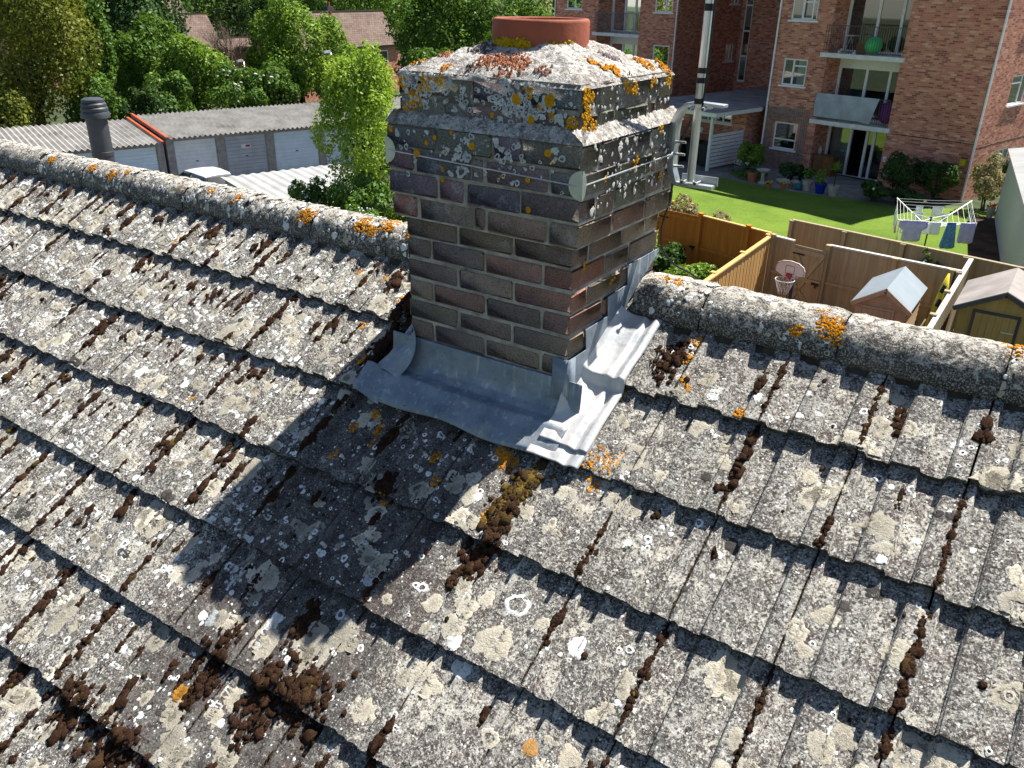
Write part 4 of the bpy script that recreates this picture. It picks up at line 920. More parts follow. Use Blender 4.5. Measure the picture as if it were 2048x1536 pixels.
window(PM, W_MAIN[2], [('v', 8.42), ('h', .33, 7.78, 8.38)], curtain=[(8.6, 8.88, 'curtain')])
window(PM, W_MAIN[3], [('v', 8.42)])
mb = MB(); q = [(7.80, -.32), (8.36, -.32), (8.36, .62), (7.80, .62)]                                     # the casement standing open
fr = [B(a, -.02-(8.36-a)*.35, z) for a, z in q]
for i in range(4): mb.beam(fr[i], fr[(i+1) % 4], .05, .04)
mb.build('open_casement', M['upvc'], apt)
for h in W_SIDE: window(PS, h, [('v', (h[0]+h[1])/2+.2), ('h', h[3]-.3, h[0]+.06, (h[0]+h[1])/2+.165)], curtain=[(h[0]+.08, h[0]+.45, 'pale_curtain')] if h[2] < -5 else None)
window(PW, W_WING[0], []); window(PW, W_WING[1], [('v', 19.2)]); window(PW, W_WING[2], [('v', 19.3)]); window(PW, W_WING[3], [('v', 26.2)]); window(PW, W_WING[4], [('v', 26.2)])
for h in W_RET: window(PR, h, [('v', 9.25)], curtain=[(8.85, 9.5, 'pale_curtain')])
# stairwell strip
P10 = lambda a, z, d: B(a, 10+d, z)
mb = MB()
for z in np.arange(-4.2, 4.3, 1.39): fr_box(mb, P10, 17.5, 18.0, z-.05, z+.05, -.02, .08)
for a in (17.5, 17.96): fr_box(mb, P10, a, a+.04, -4.15, 4.2, -.017, .078)
st = mb.build('stair_window', M['upvc'], apt)
mb = MB(); mb.quad(P10(17.54, -4.15, .03), P10(17.96, -4.15, .03), P10(17.96, 4.2, .03), P10(17.54, 4.2, .03)); mb.build('pane', M['glass'], st)
mb = MB()
for z0 in (-3.95, -1.2, 1.6): fr_box(mb, P10, 17.55, 17.95, z0+.05 if z0 < -3 else z0, z0+1.2, .06, .08)
mb.build('stair_panel', M['pale_curtain'], st)
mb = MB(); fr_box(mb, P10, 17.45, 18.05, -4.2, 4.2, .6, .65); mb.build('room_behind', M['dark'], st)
# recessed balconies and glazed doors
def glazed(w0, r, lev, bars, open_gap=None, cur=()):
    z0 = FZ[lev]+.02; z1 = FZ[lev]+2.12; a0, a1 = r[0], r[1]; P = lambda a, z, d: B(a, w0+1.3+d, z); mb = MB()
    top = FZ[lev]+2.78-.19
    fr_box(mb, P, a0, a1, z1, top, -.06, .06); fr_box(mb, P, a0, a1, z0-.02, z0+.07, -.07, .05)
    for b in (a0+.05, *bars, a1-.05): fr_box(mb, P, b-.055, b+.055, z0+.07, z1, -.055, .055)
    g = mb.build('glazed_door', M['upvc'], apt)
    mb = MB(); bb = [a0+.05, *bars, a1-.05]
    for i in range(len(bb)-1):
        if open_gap == i: continue
        mb.quad(P(bb[i]+.055, z0+.07, 0), P(bb[i+1]-.055, z0+.07, 0), P(bb[i+1]-.055, z1, 0), P(bb[i]+.055, z1, 0))
    mb.build('pane', M['glass'], g)
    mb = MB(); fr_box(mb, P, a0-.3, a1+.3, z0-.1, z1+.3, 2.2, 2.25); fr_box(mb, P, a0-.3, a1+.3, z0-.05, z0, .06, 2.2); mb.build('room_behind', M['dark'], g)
    for c0, c1, mt in cur:
        mb = MB(); n = max(4, int((c1-c0)/.05)); mb.grid([[P(c0+(c1-c0)*i/n, z, .16+.03*math.sin(i*1.3)) for z in (z0+.08, z1)] for i in range(n+1)]); mb.build('curtain', M[mt], g)
    return g
glazed(0, REC, 0, (4.72, 5.06, 5.82), open_gap=2, cur=[(5.95, 6.8, 'pale_curtain')])
glazed(0, REC, 1, (4.55, 5.60), cur=[(5.7, 6.85, 'curtain'), (3.7, 4.1, 'curtain')])
glazed(0, REC, 2, (4.52, 5.55), cur=[(5.6, 5.95, 'curtain'), (6.3, 6.85, 'curtain'), (4.0, 4.4, 'curtain')])
glazed(0, REC, 3, (4.52, 5.55))
for l in range(4): glazed(4, REC2, l, (21.9, 22.4, 23.2), cur=[(23.2, 24.2, 'pale_curtain')] if l == 1 else ())
def balcony(w0, r, lev, mt, screen=False, step=.105):
    z = FZ[lev]; a0, a1 = r[0]-.16, r[1]+.25; P = lambda a, z_, d: B(a, w0+d, z_)
    mb = MB(); fr_box(mb, P, a0, a1, z-.18, z, -.17, -.004); fr_box(mb, P, r[0]+.004, r[1]-.004, z-.176, z-.02, -.004, 1.23); s = mb.build('balcony_slab', M['slab'], apt)
    mb = MB(); mb.beam(P(r[0]+.03, z+1.1, -.1), P(a1-.08, z+1.1, -.1), .045, .03); mb.beam(P(r[0]+.03, z+.10, -.1), P(a1-.08, z+.10, -.1), .03, .02)
    n = int((a1-.11-r[0])/step)
    for i in range(n+1):
        a = r[0]+.04+(a1-.13-r[0])*i/n; mb.beam(P(a, z+(.11 if i % 7 else -.05), -.1), P(a, z+1.085, -.1), .016, .016)
    mb.build('railing', M[mt], s)
for l in (1, 2, 3): balcony(0, REC, l, 'rail'); balcony(4, REC2, l, 'greyrail', step=.075)
# downpipes, movement joint, trellis
for a, w_, nm in ((.02, -.06, 0), (9.50, -.06, 0), (18.33, 3.94, 0), (27.85, 3.94, 0)):
    mb = MB(); mb.tube([B(a, w_, GZ), B(a, w_, ZT)], .042, 10)
    for z in np.arange(GZ+1, ZT, 2): mb.tube([B(a, w_, z), B(a, w_, z+.08)], .055, 10)
    mb.build('downpipe', M['upvc'], apt, smooth=False)
mb = MB(); fr_box(mb, PM, .05, 3.45, -4.64, -4.61, -.006, .002); fr_box(mb, PS, .02, 9, -4.79, -4.76, -.006, .002); mb.build('movement_joint', M['black'], apt)
mb = MB()
for a in np.arange(7.32, 9.44, .105):
    for z0, z1 in (((-6.9, -6.02), (-4.66, -4.12)) if 7.66 < a < 9.05 else ((-6.9, -4.12),)): fr_box(mb, PM, a, a+.035, z0, z1, -.045, -.024)
for z in np.arange(-6.88, -4.1, .115):
    for a0, a1 in (((7.32, 7.66), (9.05, 9.45)) if -6.03 < z < -4.66 else ((7.32, 9.45),)): fr_box(mb, PM, a0, a1, z, z+.035, -.024, -.004)
mb.build('trellis_panel', M['trellis'], apt)
mb = MB(); fr_box(mb, PM, 3.3, 6.95, FZ[0]-.25, FZ[0]-.01, -.75, 1.25); mb.build('door_step', M['paving'], apt)
def top_thing(mb, name, mat, label, cat, group=None, smooth=False, **k): return tag(mb.build(name, M[mat], smooth=smooth, **k), label, cat, group)
# things on and by the building
mb = MB(); mb.ball(B(5.05, .25, FZ[2]+.37), .36, 20); top_thing(mb, 'exercise_ball', 'green', 'green exercise ball on the upper balcony behind the railing', 'ball', smooth=True)
t = empty('bistro_table', B(6.15, .35, FZ[2]), 'small round metal table on the upper balcony left of the green ball', 'table')
mb = MB(); mb.tube([B(6.15, .35, FZ[2]+.70), B(6.15, .35, FZ[2]+.725)], .33, 20); mb.build('tabletop', M['galv'], t)
for k in range(3): mb = MB(); mb.tube([B(6.15, .35, FZ[2]+.70), B(6.15+.22*math.cos(k*2.1), .35+.22*math.sin(k*2.1), FZ[2])], .013, 6); mb.build('leg', M['galv'], t)
mb = MB(); mb.box(B(5.72, .5, FZ[2]+.2), (.2, .17, .2), rz=.2); top_thing(mb, 'cardboard_box', 'pine', 'brown box on the upper balcony between table and green ball', 'box')
mb = MB(); mb.ball(B(6.42, .05, FZ[2]+.07), .08, 8); mb.ball(B(6.34, .08, FZ[2]+.15), .055, 8); mb.ball(B(5.76, .08, FZ[2]+.09), .07, 8); mb.box(B(5.76, .08, FZ[2]+.05), (.06, .05, .05)); top_thing(mb, 'garden_ornament', 'white', 'white ornaments at the foot of the upper balcony railing', 'ornament')
n = 26; P = []
for i in range(n+1):
    a = 4.15+(7.06-4.15)*i/n; lo = FZ[1]+.12+(.0 if a > 4.75 else .0); dr = .05*max(0, 1-abs(a-4.5)/.5)
    off = .30*max(0, (4.62-a)/.5)**2
    P.append([B(a+off*(j/6.), -.135-.012*math.sin(i*.9+j)-.02*math.sin(j*.5), FZ[1]+1.13-(1.0+dr)*j/6) for j in range(7)])
mb = MB(); mb.grid(P); top_thing(mb, 'balcony_screen', 'greysheet', 'grey cloth screen tied along the first floor balcony railing', 'screen', solid=.006)
mb = MB(); mb.ball(B(3.95, .35, FZ[1]+.55), .42, 12, (.9, .6, 1.1)); top_thing(mb, 'covered_chair', 'purple', 'purple covered seat at the right end of the first floor balcony', 'seat', smooth=True)
c = empty('pine_cabinet', B(6.45, .35, FZ[0]), 'brown wooden cabinet in the ground floor recess beside the patio door', 'cabinet')
mb = MB(); mb.box(B(6.38, .42, FZ[0]+.46), (.48, .26, .46), ax=(UA, WB, Vector((0, 0, 1)))); mb.build('cabinet_body', M['pine'], c, bevel=.01)
for s in (-1, 1): mb = MB(); mb.box(B(6.38+s*.235, .145, FZ[0]+.46), (.21, .012, .38), ax=(UA, WB, Vector((0, 0, 1)))); d = mb.build('cabinet_door', M['pine'], c, bevel=.006); mb = MB(); mb.ball(B(6.38+s*.06, .12, FZ[0]+.55), .016, 6); mb.build('knob', M['galv'], d)
mb = MB(); mb.box(B(6.38, .42, FZ[0]+.945), (.52, .29, .022), ax=(UA, WB, Vector((0, 0, 1)))); mb.build('cabinet_top', M['pine'], c)
mb = MB(); mb.lathe(B(6.72, .4, FZ[0]+.968), [(.05, 0), (.085, .08), (.09, .2), (.05, .3), (.04, .36), (.055, .38)], 14); top_thing(mb, 'jug', 'stone', 'pale jug standing on the brown cabinet', 'jug', smooth=True)
mb = MB(); mb.box(B(3.42, -.1, -5.72), (.07, .07, .05), ax=(UA, WB, Vector((0, 0, 1)))); mb.ball(B(3.42, -.17, -5.62), .085, 10); top_thing(mb, 'wall_lamp', 'white', 'small white lamp fixed to the brick wall right of the patio', 'wall lamp')
b = empty('bird_box', B(.25, -.1, -5.35), 'little yellow brown bird box on the brick wall beside the white downpipe', 'bird box')
mb = MB(); mb.box(B(.3, -.09, -5.32), (.1, .085, .14), ax=(UA, WB, Vector((0, 0, 1)))); mb.build('box_body', M['yellow'], b)
mb = MB(); mb.box(B(.3, -.11, -5.165), (.13, .12, .012), ax=(UA, WB, Vector((0, 0, 1)))); mb.build('box_roof', M['pine'], b)

# ------------------------------------------------------------------ bin store between the wings
bs = empty('bin_store', B(11, -1, GZ), 'flat roofed brick bin store with white slatted screen between the building wings', 'bin store')
mb = MB(); H1 = [(10.95, 12.75, -5.07, -4.62)]
wallq(mb, lambda a, z: B(a, -.6, z), 10.15, 16.2, ZB, -4.32, H1, 'u'); wallq(mb, lambda a, z: B(10.15, a, z), -.6, 9.9, ZB, -4.32, [], 'w'); mb.build('brick_wall', M['wbrick'], bs)
mb = MB(); fr_box(mb, PM, 9.75, 14.6, -4.30, -4.16, -3.72, 9.9); mb.build('felt_roof', M['greyfelt'], bs)
mb = MB(); fr_box(mb, PM, 9.70, 14.65, -4.36, -4.2, -3.79, -3.73); fr_box(mb, PM, 9.68, 9.74, -4.36, -4.2, -3.73, -.1); mb.build('fascia', M['white'], bs)
for a, b_ in ((10.2, -3.25), (13.9, -3.25)): mb = MB(); fr_box(mb, PM, a-.06, a+.06, GZ, -4.31, b_-.06, b_+.06); mb.build('post', M['white'], bs)
for a in (10.2, 13.9):
    mb = MB()
    for k in range(9): fr_box(mb, PM, a-.012, a+.012, -6.72+k*.17, -6.585+k*.17, -3.18, -.62)
    mb.build('slatted_screen', M['white'], bs)
PB = lambda a, z, d: B(a, -.6+d, z)
mb = MB()
for q in ((10.95, 12.75, -5.07, -5.02), (10.95, 12.75, -4.67, -4.62), (10.95, 11.0, -5.02, -4.67), (12.70, 12.75, -5.02, -4.67), (11.42, 11.47, -5.02, -4.67), (11.85, 11.9, -5.02, -4.67), (12.3, 12.35, -5.02, -4.67)): fr_box(mb, PB, *q, -.01, .07)
fr_box(mb, PB, 10.85, 12.85, -5.14, -5.075, -.06, .04); wq = mb.build('window', M['upvc'], bs)
mb = MB(); mb.quad(PB(11, -5.02, .04), PB(12.7, -5.02, .04), PB(12.7, -4.67, .04), PB(11, -4.67, .04)); mb.build('pane', M['glass'], wq)
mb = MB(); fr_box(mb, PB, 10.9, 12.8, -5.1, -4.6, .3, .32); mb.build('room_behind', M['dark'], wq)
mb = MB(); fr_box(mb, PB, 12.55, 12.72, -5.65, -5.4, -.03, -.004); mb.build('notice', M['upvc'], bs)
mb = MB()
def wheelie(a, w_, label):
    o = empty('wheelie_bin', B(a, w_, GZ), label, 'bin', 'black bins in the bin store')
    mb = MB(); p = [B(a-.25, w_-.28, GZ+.06), B(a+.25, w_-.28, GZ+.06), B(a+.25, w_+.22, GZ+.06), B(a-.25, w_+.22, GZ+.06), B(a-.3, w_-.36, GZ+1.), B(a+.3, w_-.36, GZ+1.), B(a+.3, w_+.3, GZ+1.), B(a-.3, w_+.3, GZ+1.)]; mb.hexa(p); mb.build('bin_body', M['bin'], o, bevel=.02)
    mb = MB(); p = [B(a-.32, w_-.38, GZ+1.01), B(a+.32, w_-.38, GZ+1.01), B(a+.32, w_+.32, GZ+1.03), B(a-.32, w_+.32, GZ+1.03), B(a-.28, w_-.34, GZ+1.06), B(a+.28, w_-.34, GZ+1.06), B(a+.28, w_+.3, GZ+1.12), B(a-.28, w_+.3, GZ+1.12)]; mb.hexa(p); mb.build('bin_lid', M['bin'], o, bevel=.015)
    mb = MB()
    for s in (-.24, .24): mb.tube([B(a+s-.03, w_+.25, GZ+.1), B(a+s+.03, w_+.25, GZ+.1)], .1, 12)
    mb.build('wheel', M['tyre'], o)
wheelie(10.95, -2.3, 'black wheelie bin nearest the white slatted screen'); wheelie(11.75, -2.2, 'black wheelie bin in the middle of the bin store'); wheelie(12.6, -2.2, 'black wheelie bin at the left of the bin store')

# ------------------------------------------------------------------ foliage
def leaves(blobs, n, size, seed, flat=.0, droop=0.):
    q = np.random.RandomState(seed); bl = np.array([b[:3] for b in blobs]); br = np.array([b[3:6] for b in blobs])
    pr = (br[:, 0]*br[:, 2])+1e-6; k = q.choice(len(bl), n, p=pr/pr.sum())
    d = q.normal(0, 1, (n, 3)); d /= np.linalg.norm(d, axis=1)[:, None]
    cen = bl.mean(0); out = bl[k]-cen; out /= (np.linalg.norm(out, axis=1)[:, None]+.2); d = d+out*.75; d[:, 2] += .12; d /= np.linalg.norm(d, axis=1)[:, None]
    rad = q.uniform(.62, 1.04, n)**.7*(1+.12*np.sin(d[:, 0]*9+k)*np.cos(d[:, 1]*7+2*k))
    P = bl[k]+d*br[k]*rad[:, None]
    nrm = d+q.normal(0, .65, (n, 3))+np.array([0, 0, .35+flat]); nrm /= np.linalg.norm(nrm, axis=1)[:, None]
    t = np.cross(nrm, q.normal(0, 1, (n, 3))); t /= np.linalg.norm(t, axis=1)[:, None]
    if droop: t = t*(1-droop)+np.array([0, 0, -1.])*droop; t /= np.linalg.norm(t, axis=1)[:, None]
    b = np.cross(nrm, t); b /= (np.linalg.norm(b, axis=1)[:, None]+1e-9); s = size*q.uniform(.55, 1.45, n)[:, None]
    V = np.stack([P-t*s*.55, P+b*s*.33+nrm*s*.10, P+t*s*.62, P-b*s*.33+nrm*s*.10], 1).reshape(-1, 3)
    lv = np.clip(np.repeat(q.normal(.45, .25, n)+q.normal(0, .16, len(bl))[k], 4), 0, 1)
    return V, np.arange(4*n).reshape(n, 4), lv
def crown_blobs(c, R3, nb, seed, low=.0):
    q = np.random.RandomState(seed); c = np.array(c); R3 = np.array(R3); out = []
    for _ in range(nb):
        d = q.normal(0, 1, 3); d /= np.linalg.norm(d); 
        if d[2] < -.55+low: d[2] = -d[2]
        f = q.uniform(.45, .88); r = q.uniform(.22, .42)
        out.append((*(c+d*R3*f), *(R3*r*q.uniform(.85, 1.15, 3))))
    out.append((*c, *(R3*.55))); return out
def tree(name, label, cat, pos, R3, zc, leaf, n, size, seed, group=None, nb=26, trunk=True, droop=0., ground=None, limbs=5):
    x, y = pos; g = gz(x, y) if ground is None else ground
    o = empty(name, (x, y, g), label, cat, group); bl = crown_blobs((x, y, zc), R3, nb, seed)
    V, F, lv = leaves(bl, n, size, seed+1, droop=droop); npmesh('crown', V, F, LF[leaf], o, {'lv': lv})
    if trunk:
        q = random.Random(seed); r = .055*R3[0]+.04; mb = MB()
        mb.tube([(x, y, g-.1), (x+q.uniform(-.05, .05), y, g+(zc-g)*.4), (x+q.uniform(-.15, .15), y+q.uniform(-.1, .1), zc)], [r*1.3, r, r*.5], 9)
        for b in q.sample(bl, min(limbs, len(bl))): mb.tube([(x, y, g+(zc-g)*q.uniform(.35, .6)), ((x+b[0])/2, (y+b[1])/2, (zc+b[2])/2-.1*R3[2]), b[:3]], [r*.6, r*.4, r*.15], 6)
        mb.build('trunk', M['bark'], o, smooth=True)
    return o

# ------------------------------------------------------------------ garden fences, gates
def fence(name, label, a, b, h, mat, posts, board=.10, cap=True, rails=(.25, .95), face=1, capmat=None, gap=.0, base=None, postmat=None, ph=.08, capw=.11, group=None):
    """upright board fence from a to b; rails and posts on the side given by face"""
    a = Vector((*a, GZ if base is None else base)); b = Vector((*b, a.z)); d = (b-a).normalized(); n = Vector((d.y, -d.x, 0))*face
    o = empty(name, a, label, 'fence', group); L = (b-a).length; mb = MB(); k = int(L/board); q = random.Random(len(label)*7+k)
    Z = Vector((0, 0, 1))
    for i in range(k):
        s = (i+.5)*L/k; mb.box(a+d*s+Z*(h/2+.02+q.uniform(-.006, .006))-n*(.006 if i % 2 else 0), (L/k/2-gap/2+.004*(gap == 0), .009, h/2), ax=(d, n, Z), lv=q.random())
    mb.build('boards', M[mat], o)
    for r in rails: mb = MB(); mb.box(a+d*L/2+n*.032+Z*r, (L/2, .02, .038), ax=(d, n, Z), lv=.2); mb.build('rail', M[mat], o)
    if cap: mb = MB(); mb.box(a+d*L/2+Z*(h+.045), (L/2, capw/2, .018), ax=(d, n, Z)); mb.build('capping', M[capmat or mat], o)
    for s in posts: 
        mb = MB(); mb.box(a+d*s+n*.06+Z*(h+ph)/2, (.05, .05, (h+ph)/2), ax=(d, n, Z), lv=.1); mb.box(a+d*s+n*.06+Z*(h+ph+.012), (.066, .066, .014), ax=(d, n, Z)); mb.build('post', M[postmat or mat], o)
    return o
H18 = 1.82
fence('timber_fence', 'dark orange fence panel left of the orange gate', (-12.5, 20.85), (-8.66, 20.2), H18, 'orangewood', (1.9, 3.78), face=1, capmat='palewood')
g = empty('garden_gate', (-8.55, 20.17, GZ), 'closed orange boarded gate with a black latch', 'gate')
def gate(g, a, b, h, mat, brace, face=1):
    a = Vector((*a, GZ+.06)); b = Vector((*b, GZ+.06)); d = (b-a).normalized(); n = Vector((d.y, -d.x, 0))*face; Z = Vector((0, 0, 1)); L = (b-a).length; mb = MB(); k = int(L/.1)
    for i in range(k): mb.box(a+d*(i+.5)*L/k+Z*h/2, (L/k/2-.001, .009, h/2), ax=(d, n, Z), lv=rnd.random())
    mb.build('gate_boards', M[mat], g)
    for r in (.2, h*.52, h-.12): mb = MB(); mb.box(a+d*L/2+n*.03+Z*r, (L/2, .02, .05), ax=(d, n, Z)); mb.build('gate_rail', M[mat], g)
    if brace:
        for (s0, z0, s1, z1) in ((.05, h-.15, L*.5, h*.55), (L*.5, h*.55, L-.05, h-.15), (.05, h*.48, L*.75, .22), (L*.5, h*.52, .1, .25)) if brace == 2 else ((.05, .22, L-.05, h*.5),): mb = MB(); mb.beam(a+d*s0+n*.035+Z*z0, a+d*s1+n*.035+Z*z1, .025, .09, up=Z); mb.build('brace', M[mat], g)
    mb = MB(); mb.box(a+d*(L-.12)+n*.06+Z*h*.5, (.1, .012, .03), ax=(d, n, Z)); mb.box(a+d*(L-.10)+n*.07+Z*(h*.5-.05), (.02, .012, .05), ax=(d, n, Z)); mb.build('latch', M['black'], g)
    for r in (.25, h-.2): mb = MB(); mb.box(a+d*.15+n*.056+Z*r, (.16, .005, .018), ax=(d, n, Z)); mb.build('hinge', M['black'], g)
gate(g, (-8.56, 20.18), (-7.25, 19.97), 1.76, 'orangewood', 0)
fence('timber_fence', 'orange fence panels between the orange gate and the pale slatted fence', (-7.2, 19.95), (-5.0, 19.3), H18, 'orangewood', (.02, 1.62), capmat='palewood', ph=.1)
fence('timber_fence', 'sunlit pale yellow timber fence running towards the house', (-4.95, 19.15), (-4.82, 9.0), 1.8, 'palewood', (.05, 2.02, 3.95, 5.9, 7.8), board=.125, gap=.045, face=1, ph=.06, rails=(.3, .9, 1.5))
fence('timber_fence', 'weathered brown fence panel left of the braced gate', (-4.86, 19.1), (-4.28, 18.93), 1.82, 'brownwood', (.02,), capmat='railwood')
g = empty('garden_gate', (-4.2, 18.9, GZ), 'weathered brown gate with diagonal braces behind the basketball hoop', 'gate')
gate(g, (-4.24, 18.92), (-3.42, 18.72), 1.72, 'brownwood', 2)
fence('timber_fence', 'long weathered brown fence behind the small blue roofed shed', (-3.42, 18.92), (-.36, 18.56), 1.86, 'brownwood', (.02, 1.62, 2.88), capmat='railwood', ph=.04)
fence('timber_fence', 'old grey fence along the lawn behind the brown fence', (-4.98, 21.05), (3.6, 19.25), 1.82, 'oldwood', (.02, 1.55, 3.1, 4.62, 6.1), capmat='oldwood', ph=.02)
fence('timber_fence', 'fence with a broad silver top rail between the two sheds', (-.36, 20.0), (-.35, 10.5), 1.80, 'oldwood', (1.5, 3.1, 4.8, 6.5), capmat='railwood', capw=.10, board=.14, face=1)
o = empty('rail_fence', (-7.2, 24.9, GZ), 'low two rail wooden fence at the end of the flowering hedge', 'fence')
pts = [Vector((-7.5, 21.65, GZ)), Vector((-6.4, 21.4, GZ)), Vector((-5.1, 21.12, GZ))]
for q in pts: mb = MB(); mb.box(q+Vector((0, 0, .62)), (.05, .05, .62), rz=-.2); mb.build('post', M['brownwood'], o)
for z in (.55, 1.05): mb = MB(); mb.beam(pts[0]+Vector((0, 0, z)), pts[2]+Vector((0, 0, z)), .03, .12); mb.build('rail', M['brownwood'], o)

# ------------------------------------------------------------------ sheds
def shed(name, label, x0, x1, y0, y1, ez, rz_, ov, roofm, wallm, doorx, ridge_x, doorz, bargem, handle):
    o = empty(name, ((x0+x1)/2, (y0+y1)/2, GZ), label, 'shed'); rx = ridge_x
    mb = MB(); n = int((ez-GZ)/.11)
    def wl(a, b):      # overlapping boards
        for i in range(n): 
            z = GZ+i*(ez-GZ)/n; dd = (b-a).normalized(); nn = Vector((dd.y, -dd.x, 0))
            mb.hexa([a+Vector((0, 0, z))+nn*.016, b+Vector((0, 0, z))+nn*.016, b+Vector((0, 0, z)), a+Vector((0, 0, z)), a+Vector((0, 0, z+(ez-GZ)/n))+nn*.004, b+Vector((0, 0, z+(ez-GZ)/n))+nn*.004, b+Vector((0, 0, z+(ez-GZ)/n)), a+Vector((0, 0, z+(ez-GZ)/n))], lv=rnd.random()*.6)
    A, Bq, Cq, D = Vector((x0, y0, 0)), Vector((x1, y0, 0)), Vector((x1, y1, 0)), Vector((x0, y1, 0)); wl(A, Bq); wl(Bq, Cq); wl(Cq, D); wl(D, A)
    for y in (y0-.012, y1+.012): mb.add([(x0, y, ez), (x1, y, ez), (rx, y, rz_-.05)], [(0, 1, 2)])
    mb.build('board_wall', M[wallm], o)
    for xe, s in ((x0-ov, 1), (x1+ov, -1)):
        zz = ez-(rz_-ez)*ov/abs(rx-(x0 if s > 0 else x1)); mb = MB()
        mb.hexa([(xe, y0-ov, zz), (rx, y0-ov, rz_), (rx, y1+ov, rz_), (xe, y1+ov, zz), (xe, y0-ov, zz+.025), (rx, y0-ov, rz_+.03), (rx, y1+ov, rz_+.03), (xe, y1+ov, zz+.025)]) if s > 0 else mb.hexa([(rx+.001, y0-ov, rz_), (xe, y0-ov, zz), (xe, y1+ov, zz), (rx+.001, y1+ov, rz_), (rx+.001, y0-ov, rz_+.03), (xe, y0-ov, zz+.025), (xe, y1+ov, zz+.025), (rx+.001, y1+ov, rz_+.03)])
        mb.build('roof_slope', M[roofm], o)
        mb = MB(); mb.beam((xe, y0-ov-.012, zz-.035), (rx, y0-ov-.012, rz_-.035), .018, .095); mb.build('barge_board', M[bargem], o)
    mb = MB(); dx0, dx1 = doorx; k = int((dx1-dx0)/.11)
    for i in range(k): mb.box((dx0+(i+.5)*(dx1-dx0)/k, y0-.035, (GZ+.08+doorz)/2), ((dx1-dx0)/k/2-.002, .012, (doorz-GZ-.08)/2), lv=rnd.random()*.5)
    dr = mb.build('door', M[wallm], o)
    mb = MB()
    for a in (dx0-.03, dx1+.03): mb.box((a, y0-.03, (GZ+doorz)/2), (.025, .014, (doorz-GZ)/2))
    mb.box(((dx0+dx1)/2, y0-.03, doorz+.03), ((dx1-dx0)/2+.055, .0135, .025)); mb.build('door_frame', M[bargem], o)
    mb = MB(); mb.box((dx1-.12, y0-.056, handle), (.11, .008, .016)); mb.build('handle', M['galv'], dr); return o
shed('garden_shed', 'small tan shed with a smooth pale blue roof', -2.04, -1.02, 16.2, 17.95, -5.27, -4.93, .09, 'bluefelt', 'shedwood', (-1.90, -1.30), -1.49, -5.42, 'shedwood', -5.72)
shed('garden_shed', 'larger olive shed with a worn grey felt roof at the right', -.08, 1.55, 16.45, 18.2, -5.02, -4.62, .12, 'greyfelt', 'bigshed', (.22, .98), .68, -5.14, 'felt', -5.45)
mb = MB(); mb.beam((-1.02, 15.9, -5.32), (-.55, 16.6, -5.9), .01, .01)
t = empty('rolled_parasol', (-.62, 16.9, GZ), 'furled yellow and black patterned parasol leaning behind the small shed', 'parasol')
mb = MB(); pth = [(-.66, 16.6, -6.6), (-.62, 16.8, -6.0), (-.56, 17.1, -5.45), (-.53, 17.3, -4.98), (-.52, 17.4, -4.72)]; mb.tube(pth, [.05, .09, .11, .08, .02], 12); mb.build('canopy', M['yellow'], t, smooth=True)
mb = MB(); mb.tube([(-.71, 16.4, GZ), (-.66, 16.6, -6.6)], .02, 8); mb.build('pole', M['black'], t)
for k in range(5): 
    mb = MB(); z = -6.2+k*.28; mb.tube([(-.64+.022*k+.02*math.sin(k), 16.72+.13*k-.13, z), (-.60+.022*k, 16.76+.13*k-.13, z+.16)], .045, 6); mb.build('dark_pattern', M['black'], t)
mb = MB(); mb.box((-.78, 16.3, GZ+.5), (.10, .5, .5)); mb.beam((-.8, 15.9, GZ+.9), (-.65, 16.4, GZ+1.35), .03, .05); top_thing(mb, 'stacked_timber', 'oldwood', 'dark timber stacked between the small shed and the fence', 'timber')

# ------------------------------------------------------------------ basketball hoop
hp = empty('basketball_hoop', (-3.88, 17.9, GZ), 'portable basketball hoop with a white fan shaped backboard', 'basketball hoop')
hx, hy, hz_ = -3.885, 17.42, -5.29
out = [(-.375, -.10), (-.375, .03), (-.33, .12), (-.20, .195), (0, .22), (.20, .195), (.33, .12), (.375, .03), (.375, -.10), (.14, -.215), (-.14, -.215)]
tl = R(-9)
def HB(x, z, d): return Vector((hx+x*math.cos(tl), hy+d+x*math.sin(tl), hz_+z))
mb = MB(); n = len(out); mb.add([HB(x, z, 0) for x, z in out]+[HB(x, z, .03) for x, z in out], [tuple(range(n)), tuple(range(2*n-1, n-1, -1))]+[(i, n+i, n+(i+1) % n, (i+1) % n) for i in range(n)]); mb.build('backboard', M['board'], hp)
def outline(pts, wd, name):
    mb = MB()
    for i in range(len(pts)): a, b = pts[i], pts[(i+1) % len(pts)]; mb.beam(HB(*a, -.004), HB(*b, -.004), .004, wd, up=(0, 0, 1)) if abs(a[0]-b[0]) > .005 else mb.beam(HB(*a, -.004), HB(*b, -.004), .004, wd, up=(1, 0, 0))
    return mb.build(name, M['red'], hp)
outline([(x*.96, z*.95) for x, z in out], .012, 'red_border'); outline([(-.11, -.09), (-.11, .10), (.11, .10), (.11, -.09)], .011, 'aiming_square')
mb = MB(); mb.box(HB(.22, -.125, -.004), (.07, .003, .006), rz=tl); mb.build('board_lettering', M['greyrail'], hp)
cx, cy, cz = hx-.01, hy-.27, hz_-.17
mb = MB(); rp = [(cx+.225*math.cos(i*math.pi/14), cy+.225*math.sin(i*math.pi/14), cz) for i in range(29)]; mb.tube(rp, .009, 8, False); mb.build('rim', M['net'], hp)
mb = MB(); mb.box(HB(0, -.15, -.03), (.07, .03, .055), rz=tl); mb.build('rim_bracket', M['red'], hp)
mb = MB()
for i in range(12):
    for s in (1, -1):
        pp = []
        for j in range(7): t_ = j/6; a = i*math.pi/6+s*t_*.62; r = .222*(1-.50*t_); pp.append((cx+r*math.cos(a), cy+r*math.sin(a), cz-.34*t_))
        mb.tube(pp, .0055, 5, False)
